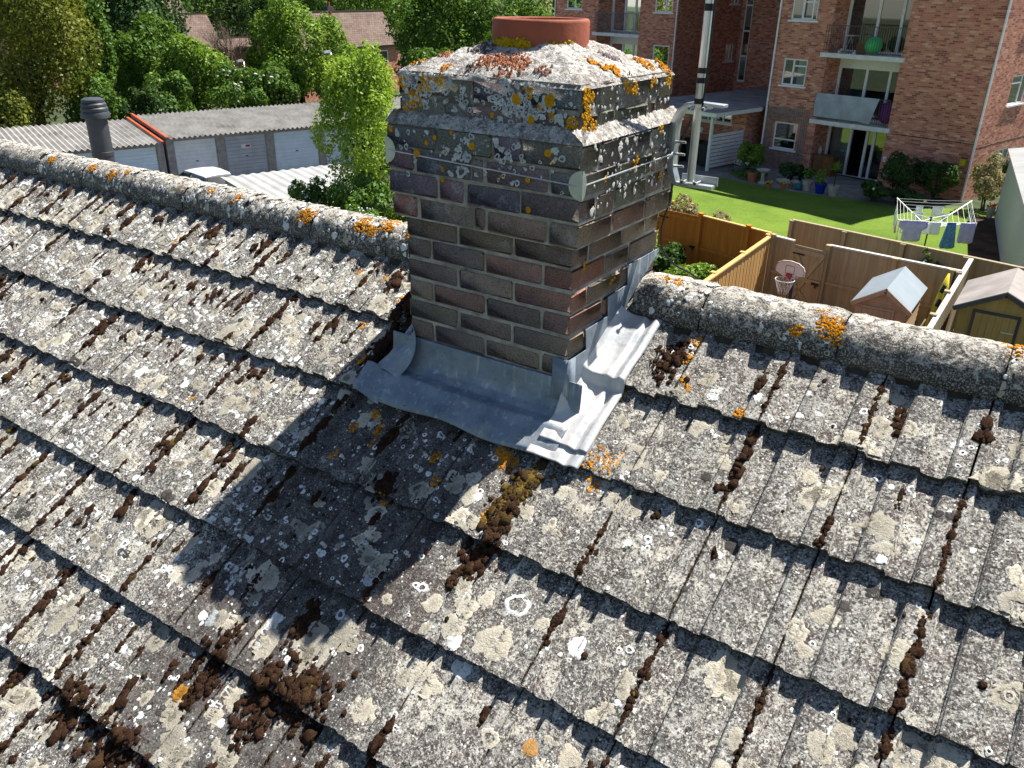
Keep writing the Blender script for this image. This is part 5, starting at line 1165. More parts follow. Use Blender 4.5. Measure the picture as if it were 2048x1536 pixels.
mb.build('net', M['net'], hp)
mb = MB(); mb.tube([HB(0, -.05, .10), (hx+.02, hy+.32, hz_-.25), (hx+.02, hy+.34, GZ+.15)], .045, 10); mb.build('pole', M['navy'], hp)
mb = MB(); mb.box((hx+.02, hy+.25, GZ+.12), (.35, .45, .1)); mb.build('base', M['red'], hp, bevel=.04)

# ------------------------------------------------------------------ rotary airer and washing
ra = empty('rotary_airer', (-2.25, 27.0, GZ), 'white rotary clothes airer standing open on the lawn', 'clothes airer')
ax, ay = -2.18, 26.25
mb = MB(); mb.tube([(ax, ay, GZ), (ax, ay, -5.55)], .022, 10); mb.build('pole', M['black'], ra)
mb = MB(); mb.tube([(ax, ay, -5.98), (ax, ay, -5.82)], .045, 10); mb.tube([(ax, ay, -5.62), (ax, ay, -5.52)], .04, 10); mb.build('hub', M['black'], ra)
cor = [(-3.42, 27.2), (-1.36, 28.3), (-.83, 25.2), (-2.82, 24.2)]
tip = [Vector((x, y, -5.28)) for x, y in cor]
for q in tip:
    mb = MB(); mb.tube([(ax, ay, -5.88), q], .021, 8); mb.build('arm', M['upvc'], ra)
    m_ = Vector((ax, ay, -5.88)).lerp(q, .5); mb = MB(); mb.tube([(ax, ay, -5.57), m_], .014, 6); mb.build('strut', M['upvc'], ra)
hub = Vector((ax, ay, -5.88)); mb = MB()
for t_ in (.3, .42, .54, .66, .78, .89, .985):
    for i in range(4): mb.tube([hub.lerp(tip[i], t_), (hub.lerp(tip[i], t_)+hub.lerp(tip[(i+1) % 4], t_))/2-Vector((0, 0, .02)), hub.lerp(tip[(i+1) % 4], t_)], .0055, 5, False)
mb.build('washing_line', M['upvc'], ra)
def garment(name, label, side, t_, s0, s1, drop, mat, shape='flat', grp=None, cat='clothing'):
    a = hub.lerp(tip[side], t_); b = hub.lerp(tip[(side+1) % 4], t_); n = 9; mm = 7; mb = MB(); d = (b-a).normalized(); nn = Vector((-d.y, d.x, 0)); P = []
    for i in range(n):
        s = s0+(s1-s0)*i/(n-1); top = a.lerp(b, s); u = i/(n-1)*2-1; col = []
        for j in range(mm):
            v = j/(mm-1); wv = .025*math.sin(i*1.7+side)*v
            k = 1.
            if shape == 'tee': k = 1. if v < .42 else .66
            if shape == 'top': k = .55+.45*v
            if shape == 'peg': k = .25+.75*v
            if shape == 'tri': k = 1-.75*v
            c = a.lerp(b, (s0+s1)/2); p = c+(top-c)*k
            col.append(p+Vector((0, 0, -.02-drop*v*(1-.08*(abs(u) > .9))))+nn*wv)
        P.append(col)
    mb.grid(P); return tag(mb.build(name, M[mat], solid=.008, smooth=True), label, cat, grp)
garment('shirt', 'lilac shirt pegged at the left of the airer front line', 2, .985, .60, .97, .62, 'lilac', 'tee')
garment('shirt', 'blue patterned top with hanging ties on the airer', 2, .985, .20, .40, .78, 'bluecloth', 'top')
garment('shorts', 'lilac trousers pegged at the right end of the airer', 2, .985, -.01, .19, .6, 'lilac')
garment('towel', 'pale grey cloth hanging in the middle of the airer front line', 2, .89, .42, .58, .36, 'cotton')
garment('blouse', 'pink top at the far left corner of the airer', 3, .985, .02, .14, .42, 'pink', 'top')
garment('sock', 'small white cloth below the pink top on the airer', 3, .89, .04, .12, .62, 'cotton', 'tri')
W = 'white washing on the rotary airer'
for i, (sd, t_, s0, s1, dr, sh) in enumerate(((3, .78, .25, .40, .5, 'peg'), (3, .985, .30, .40, .5, 'peg'), (3, .985, .52, .64, .55, 'peg'), (3, .985, .74, .84, .5, 'peg'), (0, .78, .22, .34, .3, 'flat'), (0, .78, .50, .68, .32, 'flat'), (0, .54, .1, .3, .25, 'flat'), (0, .54, .72, .95, .28, 'tri'), (1, .985, .15, .25, .45, 'peg'), (1, .985, .38, .48, .5, 'peg'), (1, .985, .60, .70, .5, 'peg'), (2, .66, .55, .8, .3, 'flat'))):
    garment('white_garment', 'white garment pegged on the rotary airer', sd, t_, s0, s1, dr, 'cotton', sh, W)

# ------------------------------------------------------------------ rough rendered outbuilding at the right edge
ob = empty('outbuilding', (1.2, 29, GZ), 'grey roughcast outbuilding with a white corrugated roof at the right edge', 'outbuilding')
D0, D1 = Vector((-.93, 33.6, 0)), Vector((.62, 22.3, 0)); dd = (D1-D0).normalized(); dn = Vector((-dd.y, dd.x, 0)); dn = dn if dn.x > 0 else -dn
ZE = -4.4
mb = MB(); p = [D0, D1, D1+dn*5, D0+dn*5]; mb.hexa([q+Vector((0, 0, GZ-.2)) for q in p]+[q+Vector((0, 0, ZE)) for q in p]); mb.build('roughcast_wall', M['render'], ob)
mb = MB(); n = 150; Lr = (D1-D0).length+.5
P = [[D0-dd*.25+dn*(x_)+dd*(Lr*i/n)+Vector((0, 0, ZE+.06+x_*.17+.028*(i % 2))) for x_ in (-.14, 2.5, 5.2)] for i in range(n+1)]
mb.grid(P); mb.build('corrugated_roof', M['white_sheet'], ob, solid=.008)
mb = MB(); mb.add([D0-dn*.9+Vector((0, 0, GZ+.02)), D1-dn*.9+Vector((0, 0, GZ+.02)), D1+Vector((0, 0, GZ+.02)), D0+Vector((0, 0, GZ+.02))], [(0, 1, 2, 3)]); tag(mb.build('path', M['soil']), kind='structure')

# ------------------------------------------------------------------ flower pots and plants by the patio
def pot(label, x, y, r, h, mat, leaf=None, ph=.4, n=160, size=.07, petals=None, group=None, cat='plant pot', seed=0, shape=0, name='plant_pot'):
    o = empty(name, (x, y, GZ), label, cat, group); mb = MB()
    mb.lathe((x, y, GZ), [(r*.68, 0), (r*.85, h*.5), (r, h*.86), (r*1.08, h*.87), (r*1.08, h), (r*.92, h), (r*.9, h*.93)] if shape == 0 else [(r*.5, 0), (r*.9, h*.25), (r, h*.55), (r*.8, h*.85), (r*.85, h), (r*.7, h*.95)], 18); smooth_angle(mb.build('pot', M[mat], o))
    if leaf:
        q = random.Random(seed); bl = [(x+q.uniform(-.6, .6)*r, y+q.uniform(-.6, .6)*r, GZ+h+ph*q.uniform(.25, .8), r*.7, r*.7, ph*.35) for _ in range(7)]
        V, F, lv = leaves(bl, n, size, seed+5); npmesh('foliage', V, F, LF[leaf], o, {'lv': lv})
    if petals:
        q = random.Random(seed+1); mb = MB()
        for _ in range(18): mb.ball((x+q.uniform(-1, 1)*r, y+q.uniform(-1, 1)*r, GZ+h+ph*q.uniform(.3, .8)), .035, 6)
        mb.build('flowers', M[petals], o)
    return o
pot('dark round planter heaped with white flowers beside the round bush', -11.5, 35.3, .27, .42, 'greyrail', 'mid', .2, 120, .07, 'petal', seed=1)
pot('terracotta pot in front of the round green bush', -10.56, 34.3, .22, .42, 'terra', 'dark', .35, 120, .08, seed=2)
pot('small clay pot with yellow pansies at the lawn edge, nearer the bush', -9.5, 33.35, .13, .2, 'terra', 'mid', .15, 60, .05, 'yellowpetal', seed=3)
pot('small clay pot with yellow flowers next to the empty clay pot', -8.95, 33.6, .13, .2, 'terra', 'mid', .15, 60, .05, 'yellowpetal', seed=4)
pot('empty little clay pot beside the turquoise watering can', -8.72, 33.95, .11, .2, 'terra', seed=5)
pot('grey white pot with a spiky plant left of the cobalt pot', -8.07, 34.0, .21, .42, 'stone', 'mid', .5, 160, .1, seed=6)
pot('cobalt blue pot with a leafy plant on the patio', -7.46, 33.75, .24, .42, 'blue', 'bright', .55, 190, .09, seed=7)
q_ = pot('pale stone pot with a tall spiky palm on the patio', -6.9, 33.6, .21, .44, 'stone', seed=8)
def spikes(o, x, y, z, n, L, seed, w_=.035):
    q = random.Random(seed); mb = MB()
    for i in range(n):
        a = q.uniform(0, 6.28); e = q.uniform(.25, 1.3); d = Vector((math.cos(a)*math.cos(e), math.sin(a)*math.cos(e), math.sin(e))); p0 = Vector((x, y, z)); p1 = p0+d*L*.6; p2 = p0+d*L*(1.)-Vector((0, 0, L*.3*math.cos(e))); s = d.cross(Vector((0, 0, 1)))
        s = s.normalized()*w_/2 if s.length > .01 else Vector((w_/2, 0, 0)); mb.add([p0-s, p0+s, p1-s, p1+s, p2], [(0, 1, 3, 2), (2, 3, 4)], lv=q.random())
    mb.build('fronds', LF['bright'], o)
spikes(q_, -6.9, 33.6, GZ+1.0, 46, .52, 3); mb = MB(); mb.tube([(-6.9, 33.6, GZ+.4), (-6.9, 33.6, GZ+1.02)], .03, 6); mb.build('stem', M['bark'], q_)
wc = empty('watering_can', (-8.4, 33.9, GZ), 'turquoise watering can between clay pot and white pot', 'watering can')
mb = MB(); mb.lathe((-8.4, 33.9, GZ), [(.15, 0), (.16, .12), (.14, .24), (.08, .27)], 14); mb.build('can_body', M['teal'], wc, smooth=True); mb = MB(); mb.tube([(-8.52, 33.85, GZ+.1), (-8.72, 33.8, GZ+.3)], .02, 6); mb.build('spout', M['teal'], wc); mb = MB(); mb.tube([(-8.34, 33.9, GZ+.26), (-8.3, 33.9, GZ+.38), (-8.22, 33.92, GZ+.3), (-8.25, 33.92, GZ+.12)], .014, 6); mb.build('handle', M['teal'], wc)
bb = empty('bird_bath', (-10.05, 34.15, GZ), 'stone bird bath among the pots on the patio', 'bird bath')
mb = MB(); mb.lathe((-10.05, 34.15, GZ), [(.18, 0), (.17, .06), (.08, .12), (.07, .42), (.12, .5)], 14); mb.build('pedestal', M['stone'], bb, smooth=True); mb = MB(); mb.lathe((-10.05, 34.15, GZ), [(.12, .5), (.27, .56), (.29, .62), (.26, .62), (.1, .57)], 16); mb.build('basin', M['stone'], bb, smooth=True)
for i, (x, y, s) in enumerate(((-9.2, 34.6, .28), (-8.85, 34.9, .22), (-9.5, 34.9, .2))):
    mb = MB(); mb.ball((x, y, GZ+s*.35), s, 9, (1.1, .8, .6)); top_thing(mb, 'rock', 'stone', ['largest grey rock in the patio rockery', 'grey rock at the right of the patio rockery', 'small grey rock at the left of the patio rockery'][i], 'rock')
pot('white pot of pink flowers by the corner of the grey outbuilding', -1.1, 33.45, .14, .42, 'stone', 'mid', .18, 60, .06, 'pinkpetal', seed=9)
def shrub(label, x, y, r, h, leaf, n, size, seed, name='shrub', nb=14, flowers=None, group=None, z0=None):
    g = gz(x, y) if z0 is None else z0; o = empty(name, (x, y, g), label, 'shrub', group); bl = crown_blobs((x, y, g+h*.5), (r, r, h*.52), nb, seed, low=.4)
    V, F, lv = leaves(bl, n, size, seed); npmesh('foliage', V, F, LF[leaf], o, {'lv': lv})
    mb = MB(); q = random.Random(seed)
    for k in range(4): mb.tube([(x+q.uniform(-.1, .1), y, g-.05), (x+q.uniform(-.5, .5)*r, y+q.uniform(-.5, .5)*r, g+h*.6)], .03, 5)
    mb.build('stem', M['bark'], o)
    if flowers:
        mb = MB(); mt, k, fr_ = flowers
        for _ in range(k): b = q.choice(bl); d = Vector((q.gauss(0, 1), q.gauss(0, 1), abs(q.gauss(0, 1)))).normalized(); mb.ball((b[0]+d.x*b[3], b[1]+d.y*b[4], b[2]+d.z*b[5]), fr_*q.uniform(.7, 1.3), 6)
        f_ = mb.build('flowers', M[mt], o)
        if k > 60: f_['kind'] = 'stuff'
    return o
shrub('rounded bright green bush beside the bin store', -11.4, 36.2, .75, 1.35, 'bright', 1900, .11, 31)
shrub('clipped dark round bush by the brick wall, left of two', -4.75, 35.1, .95, 1.75, 'dark', 2600, .10, 32)
shrub('clipped dark round bush nearest the white downpipe', -3.35, 35.0, .95, 1.55, 'dark', 2600, .10, 33)
shrub('leafy border plant with white flower heads beside the patio', -5.3, 33.6, .75, .75, 'dark', 1300, .13, 34, flowers=('petal', 9, .07))
shrub('low dark border plant in front of the dark round bushes', -4.2, 33.7, .8, .6, 'dark', 1200, .12, 35)
shrub('dark leafy patio plant under the trellis window', -9.3, 35.5, .6, .8, 'blue', 900, .13, 36)
shrub('low dark green ground cover plant around the terracotta pot', -11.0, 34.9, 1.0, .3, 'mid', 1000, .09, 37)
shrub('small leafy plant at the left of the patio step', -8.9, 35.9, .45, .6, 'dark', 500, .12, 38)
shrub('dense hedge bush between the brick wall and the grey outbuilding', -1.45, 34.6, .95, 2.0, 'hedge', 3800, .09, 39)
shrub('dark hedge bush at the right end beside the outbuilding', -.5, 35.2, .8, 2.1, 'dark', 2600, .09, 40)
shrub('climbing plant growing over the old grey fence', -1.25, 20.05, .42, 1.9, 'mid', 900, .10, 41, name='climber', flowers=('petal', 10, .03))
shrub('thin climber hanging on the old grey fence left of the larger one', -1.75, 20.2, .2, 1.6, 'dark', 320, .09, 42, name='climber')
shrub('bright leafy bush with red flowers in the orange fenced garden', -6.6, 17.9, .85, 1.05, 'bright', 1900, .13, 43, flowers=('pinkpetal', 10, .04))
shrub('dark shaded bush below the orange gate', -7.7, 18.9, .8, 1.1, 'dark', 1300, .12, 44)
shrub('dark bush against the orange fence right of the bright one', -6.0, 19.0, .55, .7, 'dark', 700, .12, 45)
shrub('leafy bush close behind the ridge with red flowers', -8.0, 16.9, .75, 1.3, 'mid', 1200, .12, 46, flowers=('pinkpetal', 14, .05))
shrub('small pale green bush on the red paving beside the small shed', -2.35, 17.1, .28, .5, 'pale', 320, .09, 47)
for i, (x, y, r, h) in enumerate(((-13.2, 22.9, 1.0, 2.05), (-11.6, 22.6, .95, 1.95), (-10.1, 22.3, .9, 1.95), (-8.8, 22.0, .85, 1.85), (-7.6, 21.8, .8, 1.6), (-6.6, 21.75, .55, 1.05))):
    shrub(['far left bush of the flowering hedge', 'second bush from the left in the flowering hedge', 'bush of the flowering hedge above the orange gate', 'bush of the flowering hedge above the orange fence', 'bush of the flowering hedge beside the low rail fence', 'small bush with blue flowers behind the low rail fence'][i], x, y, r, h, 'hedge' if i < 5 else 'mid', int(4500*r), .085, 50+i, name='hedge_bush', flowers=('yellowpetal', 6, .05) if i in (2, 3) else (('lilac', 12, .05) if i == 5 else None))

# ------------------------------------------------------------------ garages, car, low white roof
GG = GZ-1.35
GF = Vector((.318, .948, 0)).normalized(); GB = Vector((-GF.y, GF.x, 0)); GO = Vector((-35.22, 22.35, 0))
def Gp(s, b, z): return GO+GF*s+GB*b+Vector((0, 0, z))
def garage(name, label, s0, s1, ez, doors, trim):
    o = empty(name, Gp((s0+s1)/2, 0, GG), label, 'garages'); bz = ez+.42; dep = 5.3
    P = lambda a, z, d: Gp(a, d, z); mb = MB()
    doors = sorted(doors); cuts = [s0]+[c for q in doors for c in q[:2]]+[s1]
    for i in range(0, len(cuts), 2): fr_box(mb, P, cuts[i], cuts[i+1], GG-.2, ez-.02, 0, .2)
    fr_box(mb, P, s0, s1, ez-.16, ez-.021, .01, .19)
    fr_box(mb, P, s0, s0+.15, GG-.2, ez-.1, .2, dep); fr_box(mb, P, s1-.15, s1, GG-.2, ez-.1, .2, dep); fr_box(mb, P, s0, s1, GG-.2, bz-.1, dep-.15, dep)
    mb.build('concrete_wall', M['concrete'], o)
    n = int((s1-s0)/.125); mb = MB(); n += n % 2
    mb.grid([[P(s0-.05+(s1-s0+.1)*i/n, ez+.02+(bz-ez)*((b+.25)/(dep+.4))+(.05 if i % 2 else -.05), b) for b in (-.25, 1.8, dep+.15)] for i in range(n+1)]); mb.build('corrugated_roof', M['garage_roof'], o, solid=.008)
    for (a, b, mt, sign) in doors:
        mb = MB(); k = 11; z0, z1 = GG+.03, ez-.17
        for j in range(k): za, zb = z0+(z1-z0)*j/k, z0+(z1-z0)*(j+1)/k; mb.grid([[P(a+.02, za, .10), P(b-.02, za, .10)], [P(a+.02, za+.012, .08), P(b-.02, za+.012, .08)], [P(a+.02, zb-.012, .08), P(b-.02, zb-.012, .08)], [P(a+.02, zb, .10), P(b-.02, zb, .10)]])
        d = mb.build('garage_door', M[mt], o); mb = MB(); fr_box(mb, P, a+.001, a+.05, z0, z1+.02, .05, .12); fr_box(mb, P, b-.05, b-.001, z0, z1+.02, .05, .12); mb.build('door_frame', M['concrete'], d)
        mb = MB(); fr_box(mb, P, (a+b)/2-.06, (a+b)/2+.06, (z0+z1)/2-.06, (z0+z1)/2-.02, .045, .08); mb.build('handle', M['black'], d)
        if sign:
            mb = MB(); fr_box(mb, P, (a+b)/2-.24, (a+b)/2+.24, z1-.62, z1-.42, .062, .072); mb.build('notice', M['upvc'], d); mb = MB(); fr_box(mb, P, (a+b)/2-.02, (a+b)/2+.2, z1-.57, z1-.47, .055, .0615); mb.build('notice_band', M['red'], d)
    for s in trim: mb = MB(); mb.beam(P(s, ez+.07, -.3), P(s, bz+.09, dep+.2), .12, .07); mb.build('verge_trim', M['redtrim'], o)
    return o
garage('garage_block', 'long garage block with four pale doors and corrugated roof behind the white car', 0, 21.5, -6.05, [(.32, 2.42, 'door_white', 0), (2.82, 4.98, 'door_grey', 1), (5.36, 7.86, 'door_blue', 0), (8.2, 10.6, 'door_blue', 0), (10.95, 13.4, 'door_white', 0), (13.8, 16.2, 'door_blue', 0), (16.6, 19, 'door_grey', 0)], (.02,))
garage('garage_block', 'lower garage block left of the orange red verge, behind the grey flue', -17.5, -.14, -6.22, [(-2.75, -.45, 'door_blue', 0), (-5.4, -3.1, 'door_blue', 0), (-8.1, -5.75, 'door_white', 0), (-10.8, -8.5, 'door_blue', 0), (-13.5, -11.2, 'door_grey', 0)], (-.22,))
car = empty('parked_car', (-30.2, 21.0, GG), 'white hatchback parked in front of the garages, seen over the ridge', 'car')
def carP(x, y, z): return Vector((-31.0-x*.985+y*.17, 21.05+y*.985+x*.17, GG+z))      # x forwards towards the doors
def loft(secs, name, mat, parent, close=True, smooth=True):
    mb = MB(); mb.grid([[carP(*p) for p in s] for s in secs]); 
    if close: 
        for s in (secs[0], secs[-1]): mb.add([carP(*p) for p in s], [tuple(range(len(s)))])
    return mb.build(name, mat, parent, smooth=smooth)
body = []
for x, zt, hw, zb in ((-2.05, .62, .70, .38), (-2.02, .86, .80, .26), (-1.85, .98, .86, .22), (-1.2, 1.0, .88, .2), (0, .98, .885, .2), (.9, .95, .88, .2), (1.5, .86, .85, .2), (1.95, .72, .76, .24), (2.08, .5, .62, .34)):
    body.append([(x, -hw*.92, zb), (x, -hw, zb+.14), (x, -hw*1.01, (zb+zt)/2), (x, -hw*.96, zt-.05), (x, -hw*.84, zt), (x, 0, zt+.015), (x, hw*.84, zt), (x, hw*.96, zt-.05), (x, hw*1.01, (zb+zt)/2), (x, hw, zb+.14), (x, hw*.92, zb)])
smooth_angle(loft(body, 'body', M['carwhite'], car), 35)
roof = []
for x, z, hw in ((-1.55, 1.40, .56), (-1.35, 1.44, .60), (-.5, 1.475, .64), (.1, 1.46, .63), (.35, 1.42, .60)): roof.append([(x, -hw-.03, z-.05), (x, -hw, z-.012), (x, -hw*.5, z+.012), (x, 0, z+.018), (x, hw*.5, z+.012), (x, hw, z-.012), (x, hw+.03, z-.05)])
smooth_angle(loft(roof, 'roof', M['carwhite'], car), 50)
def cq(name, pts, mat): mb = MB(); mb.add([carP(*p) for p in pts], [tuple(range(len(pts)))]); return mb.build(name, mat, car, solid=.01)
cq('rear_window', [(-1.60, -.56, 1.36), (-1.60, .56, 1.36), (-1.98, .70, .99), (-1.98, -.70, .99)], M['carglass'])
cq('windscreen', [(.38, -.58, 1.40), (.38, .58, 1.40), (1.15, .70, .97), (1.15, -.70, .97)], M['carglass'])
for s in (-1, 1):
    cq('side_window', [(-1.50, s*.615, 1.37), (-.45, s*.665, 1.42), (-.45, s*.80, 1.0), (-1.78, s*.79, 1.0)], M['carglass']); cq('side_window', [(-.38, s*.668, 1.42), (.30, s*.635, 1.39), (1.0, s*.775, .98), (-.38, s*.80, 1.0)], M['carglass'])
    for xx in (-1.3, 1.3):
        a = carP(xx, s*.74, .31); b = carP(xx, s*.90, .31); mb = MB(); mb.tube([a, b], .31, 20); wl = mb.build('wheel', M['tyre'], car); mb = MB(); mb.tube([carP(xx, s*.895, .31), carP(xx, s*.908, .31)], .2, 16); mb.build('rim', M['alu'], wl)
    cq('tail_lamp', [(-2.045, s*.55, .80), (-2.045, s*.80, .82), (-1.99, s*.80, .95), (-1.99, s*.60, .95)], M['redlamp']); mb = MB(); mb.ball(carP(.75, s*.98, .98), .1, 8, (1, 1, .7)); mb.build('wing_mirror', M['black'], car)
lo = empty('low_outbuilding', (-22, 18, GG), 'low outbuilding with a white ribbed roof between the car and the lime green tree', 'outbuilding')
E0, E1 = Vector((-25.9, 18.6, 0)), Vector((-24.8, 22.0, 0)); ed = (E1-E0).normalized(); en = Vector((ed.y, -ed.x, 0)); ez = -6.12
mb = MB(); p = [E0+ed*-.2, E1+ed*1, E1+ed*1+en*4.2, E0+ed*-.2+en*4.2]; mb.hexa([q+Vector((0, 0, GG-.2)) for q in p]+[q+Vector((0, 0, ez-.06-(.2 if k > 1 else 0))) for k, q in enumerate(p)]); mb.build('side_wall', M['concrete'], lo)
mb = MB(); n = 48; mb.grid([[E0+ed*(-.3+(5.0)*i/n)+en*x_+Vector((0, 0, ez-.05*x_+(.035 if i % 4 < 2 else 0))) for x_ in (-.2, 4.4)] for i in range(n+1)]); mb.build('ribbed_roof', M['white_sheet'], lo, solid=.01)

# ------------------------------------------------------------------ houses beyond the trees, lamps
def gable_house(name, label, R0, R1, E0, E1, dep, mat, wins=(), chims=()):
    """visible roof slope given by ridge R0-R1 and eave E0-E1; the other slope mirrors it"""
    R0, R1, E0, E1 = map(Vector, (R0, R1, E0, E1)); o = empty(name, ((E0+E1)/2).to_2d().to_3d()+Vector((0, 0, gz(E0.x, E0.y))), label, 'house')
    B0, B1 = Vector((2*R0.x-E0.x, 2*R0.y-E0.y, E0.z)), Vector((2*R1.x-E1.x, 2*R1.y-E1.y, E1.z)); L = (R1-R0).length; sl = (R1-E1).length
    for a, b, c, d, nm in ((E0, E1, R1, R0, 'roof'), (B1, B0, R0, R1, 'roof')):
        mb = MB(); mb.quad(a, b, c, d, uv=[(0, 0), (L, 0), (L, sl), (0, sl)]); mb.build(nm, M[mat], o, solid=.12)
    mb = MB(); mb.beam(R0+Vector((0, 0, .06)), R1+Vector((0, 0, .06)), .28, .14); mb.build('ridge', M['terracotta'] if False else M[mat], o)
    g = gz(E0.x, E0.y)-2; i_ = lambda q, k=.93: Vector((R1.x+(q.x-R1.x)*k, q.y, 0)) ; ins = .25
    cn = [Vector((E0.x-ins, E0.y+.2, 0)), Vector((E1.x-ins, E1.y-.2, 0)), Vector((B1.x+ins, B1.y-.2, 0)), Vector((B0.x+ins, B0.y+.2, 0))]; mb = MB(); zt = E0.z-.05
    for k in range(4):
        a, b = cn[k], cn[(k+1) % 4]; l = (b-a).length; mb.quad(a+Vector((0, 0, g)), b+Vector((0, 0, g)), b+Vector((0, 0, zt)), a+Vector((0, 0, zt)), uv=[(0, g), (l, g), (l, zt), (0, zt)])
    for a, b, r in ((cn[1], cn[2], R1), (cn[3], cn[0], R0)): mb.add([a+Vector((0, 0, zt)), b+Vector((0, 0, zt)), Vector((r.x, (a.y+b.y)/2, r.z-.12))], [(0, 1, 2)])
    mb.build('wall', M['wbrick'], o)
    mb = MB(); mb.beam(E0+Vector((.06, 0, -.06)), E1+Vector((.06, 0, -.06)), .1, .16); mb.build('gutter', M['black'], o)
    for y0, y1, z0, z1 in wins:
        x = E0.x-ins; P = lambda a, z, d, x=x: Vector((x-d, a, z)); mb = MB()
        for q in ((y0, y1, z0, z0+.09), (y0, y1, z1-.09, z1), (y0, y0+.09, z0+.09, z1-.09), (y1-.09, y1, z0+.09, z1-.09), ((y0+y1)/2-.06, (y0+y1)/2+.06, z0+.09, z1-.09)): fr_box(mb, P, *q, -.05, .02)
        w_ = mb.build('window', M['upvc'], o); mb = MB(); fr_box(mb, P, y0+.05, y1-.05, z0+.05, z1-.05, -.02, .01); mb.build('pane', M['carglass'], w_)
    for x, y, z0, z1, pt in chims:
        mb = MB(); mb.box((x, y, (z0+z1)/2), (.28, .42, (z1-z0)/2)); c = mb.build('chimney', M['wbrick'] if False else M['felt'], o); mb = MB(); mb.lathe((x, y, z1), [(.16, 0), (.13, .4)], 10); mb.build('chimney_pot', M['terracotta'], c)
    return o
gable_house('distant_house', 'brick house with a plum tiled roof and white window among the trees', (-63.3, 53.5, -1.75), (-63.6, 69.2, -1.75), (-60.6, 53.3, -4.83), (-60.6, 69.0, -4.83), 8, 'roof_b', [(64.3, 66.8, -6.55, -5.3)], [(-62.2, 60.4, -3.2, -2.05, 1), (-64.6, 62.6, -2.6, -1.25, 1)])
gable_house('distant_house', 'brown tiled house roof rising between the dark trees at upper left', (-87, 53, -2.6), (-86.2, 64.4, -2.6), (-82.3, 53, -6.1), (-82.3, 63.3, -6.1), 8, 'roof_a')
gable_house('distant_house', 'house roof at the top edge behind the brown tiled roof', (-101.5, 50, .2), (-101.5, 70.3, .2), (-97, 50, -2.85), (-97, 70, -2.85), 8, 'roof_a')
gable_house('distant_house', 'low linking roof beside the brown tiled house', (-83.8, 63.4, -5.1), (-83.8, 72, -5.1), (-81.8, 63.4, -6.25), (-81.8, 72, -6.25), 5, 'roof_a')
gable_house('distant_house', 'far grey roof just visible above the trees left of the chimney pot', (-75, 98, -.6), (-69, 101, -.6), (-73, 96, -2.4), (-67.5, 99, -2.4), 8, 'roof_b')
def lamp(x, y, ztop, label):
    g = gz(x, y); o = empty('street_lamp', (x, y, g), label, 'street lamp')
    mb = MB(); mb.tube([(x, y, g), (x, y, g+1.2), (x, y, g+1.25), (x, y, ztop)], [.085, .085, .05, .042], 10); mb.build('lamp_post', M['galv'], o, smooth=True)
    mb = MB(); mb.tube([(x, y, ztop), (x+.05, y-.25, ztop+.06)], .03, 8); mb.hexa([(x-.12, y-.75, ztop), (x+.16, y-.75, ztop), (x+.16, y-.1, ztop+.02), (x-.12, y-.1, ztop+.02), (x-.08, y-.7, ztop+.13), (x+.12, y-.7, ztop+.13), (x+.12, y-.14, ztop+.17), (x-.08, y-.14, ztop+.17)]); mb.build('lantern', M['galv'], o)
lamp(-43.0, 41.25, -3.5, 'grey street lamp in front of the bright maple, near the lime green tree'); lamp(-52, 41.15, -4.55, 'smaller grey street lamp among the bare twigs at left')

# ------------------------------------------------------------------ trees
T = 'trees and tall shrubs behind the garages'
tree('tree', 'big yellow green tree filling the upper left corner', 'tree', (-48.2, 23.4), (3.7, 3.7, 5.3), -3.2, 'yel', 26000, .17, 101, T, nb=46)
tree('tree', 'yellow green lower tree at the left edge below the big one', 'tree', (-46.6, 20.0), (2.3, 2.3, 2.6), -6.3, 'yel', 9000, .16, 102, T)
tree('tree', 'darker green tree behind the big yellow green one at the top', 'tree', (-55, 29.5), (3.4, 3.4, 4.4), -1.6, 'mid', 9000, .24, 103, T, nb=36)
tree('tree', 'lighter green narrow tree right of the big yellow green one', 'tree', (-53, 29.4), (1.7, 1.7, 3.5), -4.2, 'mid', 6500, .2, 104, T)
tree('tree', 'green bush tree below the narrow light green one', 'tree', (-46.5, 25.8), (1.6, 1.6, 2.3), -6.1, 'mid', 4800, .18, 105, T)
tree('tree', 'tall dark bluish tree at the top left of the picture', 'tree', (-61, 38.3), (4.3, 4.3, 7.), -3.4, 'blue', 15000, .26, 106, T, nb=44)
tree('tree', 'second tall dark tree left of the tall bluish one', 'tree', (-67, 39.6), (3.6, 3.6, 6.5), -2.8, 'dark', 9000, .28, 107, T, nb=36)
tree('tree', 'dark tree against the brown tiled roof at upper left', 'tree', (-64.5, 42.6), (1.9, 1.9, 4.6), -3.4, 'blue', 8000, .24, 108, T)
tree('tree', 'mid green leafy tree in front of the tall dark trees', 'tree', (-54, 34.8), (2.9, 2.9, 3.3), -5.0, 'mid', 9500, .22, 109, T, nb=34)
tree('tree', 'bright maple bush below the brown tiled roof', 'tree', (-49.3, 34.6), (2.5, 2.5, 3.2), -5.7, 'bright', 9000, .21, 110, T, nb=32)
tree('tree', 'green bush behind the corrugated roof, left of the maple bush', 'tree', (-46.6, 30.6), (2.0, 2.0, 2.2), -6.6, 'mid', 6000, .19, 111, T)
tree('tree', 'small dark bush at the back of the garages near the orange verge', 'tree', (-45.0, 28.0), (1.5, 1.5, 1.8), -6.6, 'dark', 3500, .17, 112, T)
e = tree('tree', 'elder bush with cream flower heads above the garage roof', 'tree', (-46.4, 35.8), (2.1, 2.1, 1.9), -6.1, 'mid', 6000, .19, 113, T)
mb = MB(); q = random.Random(4)
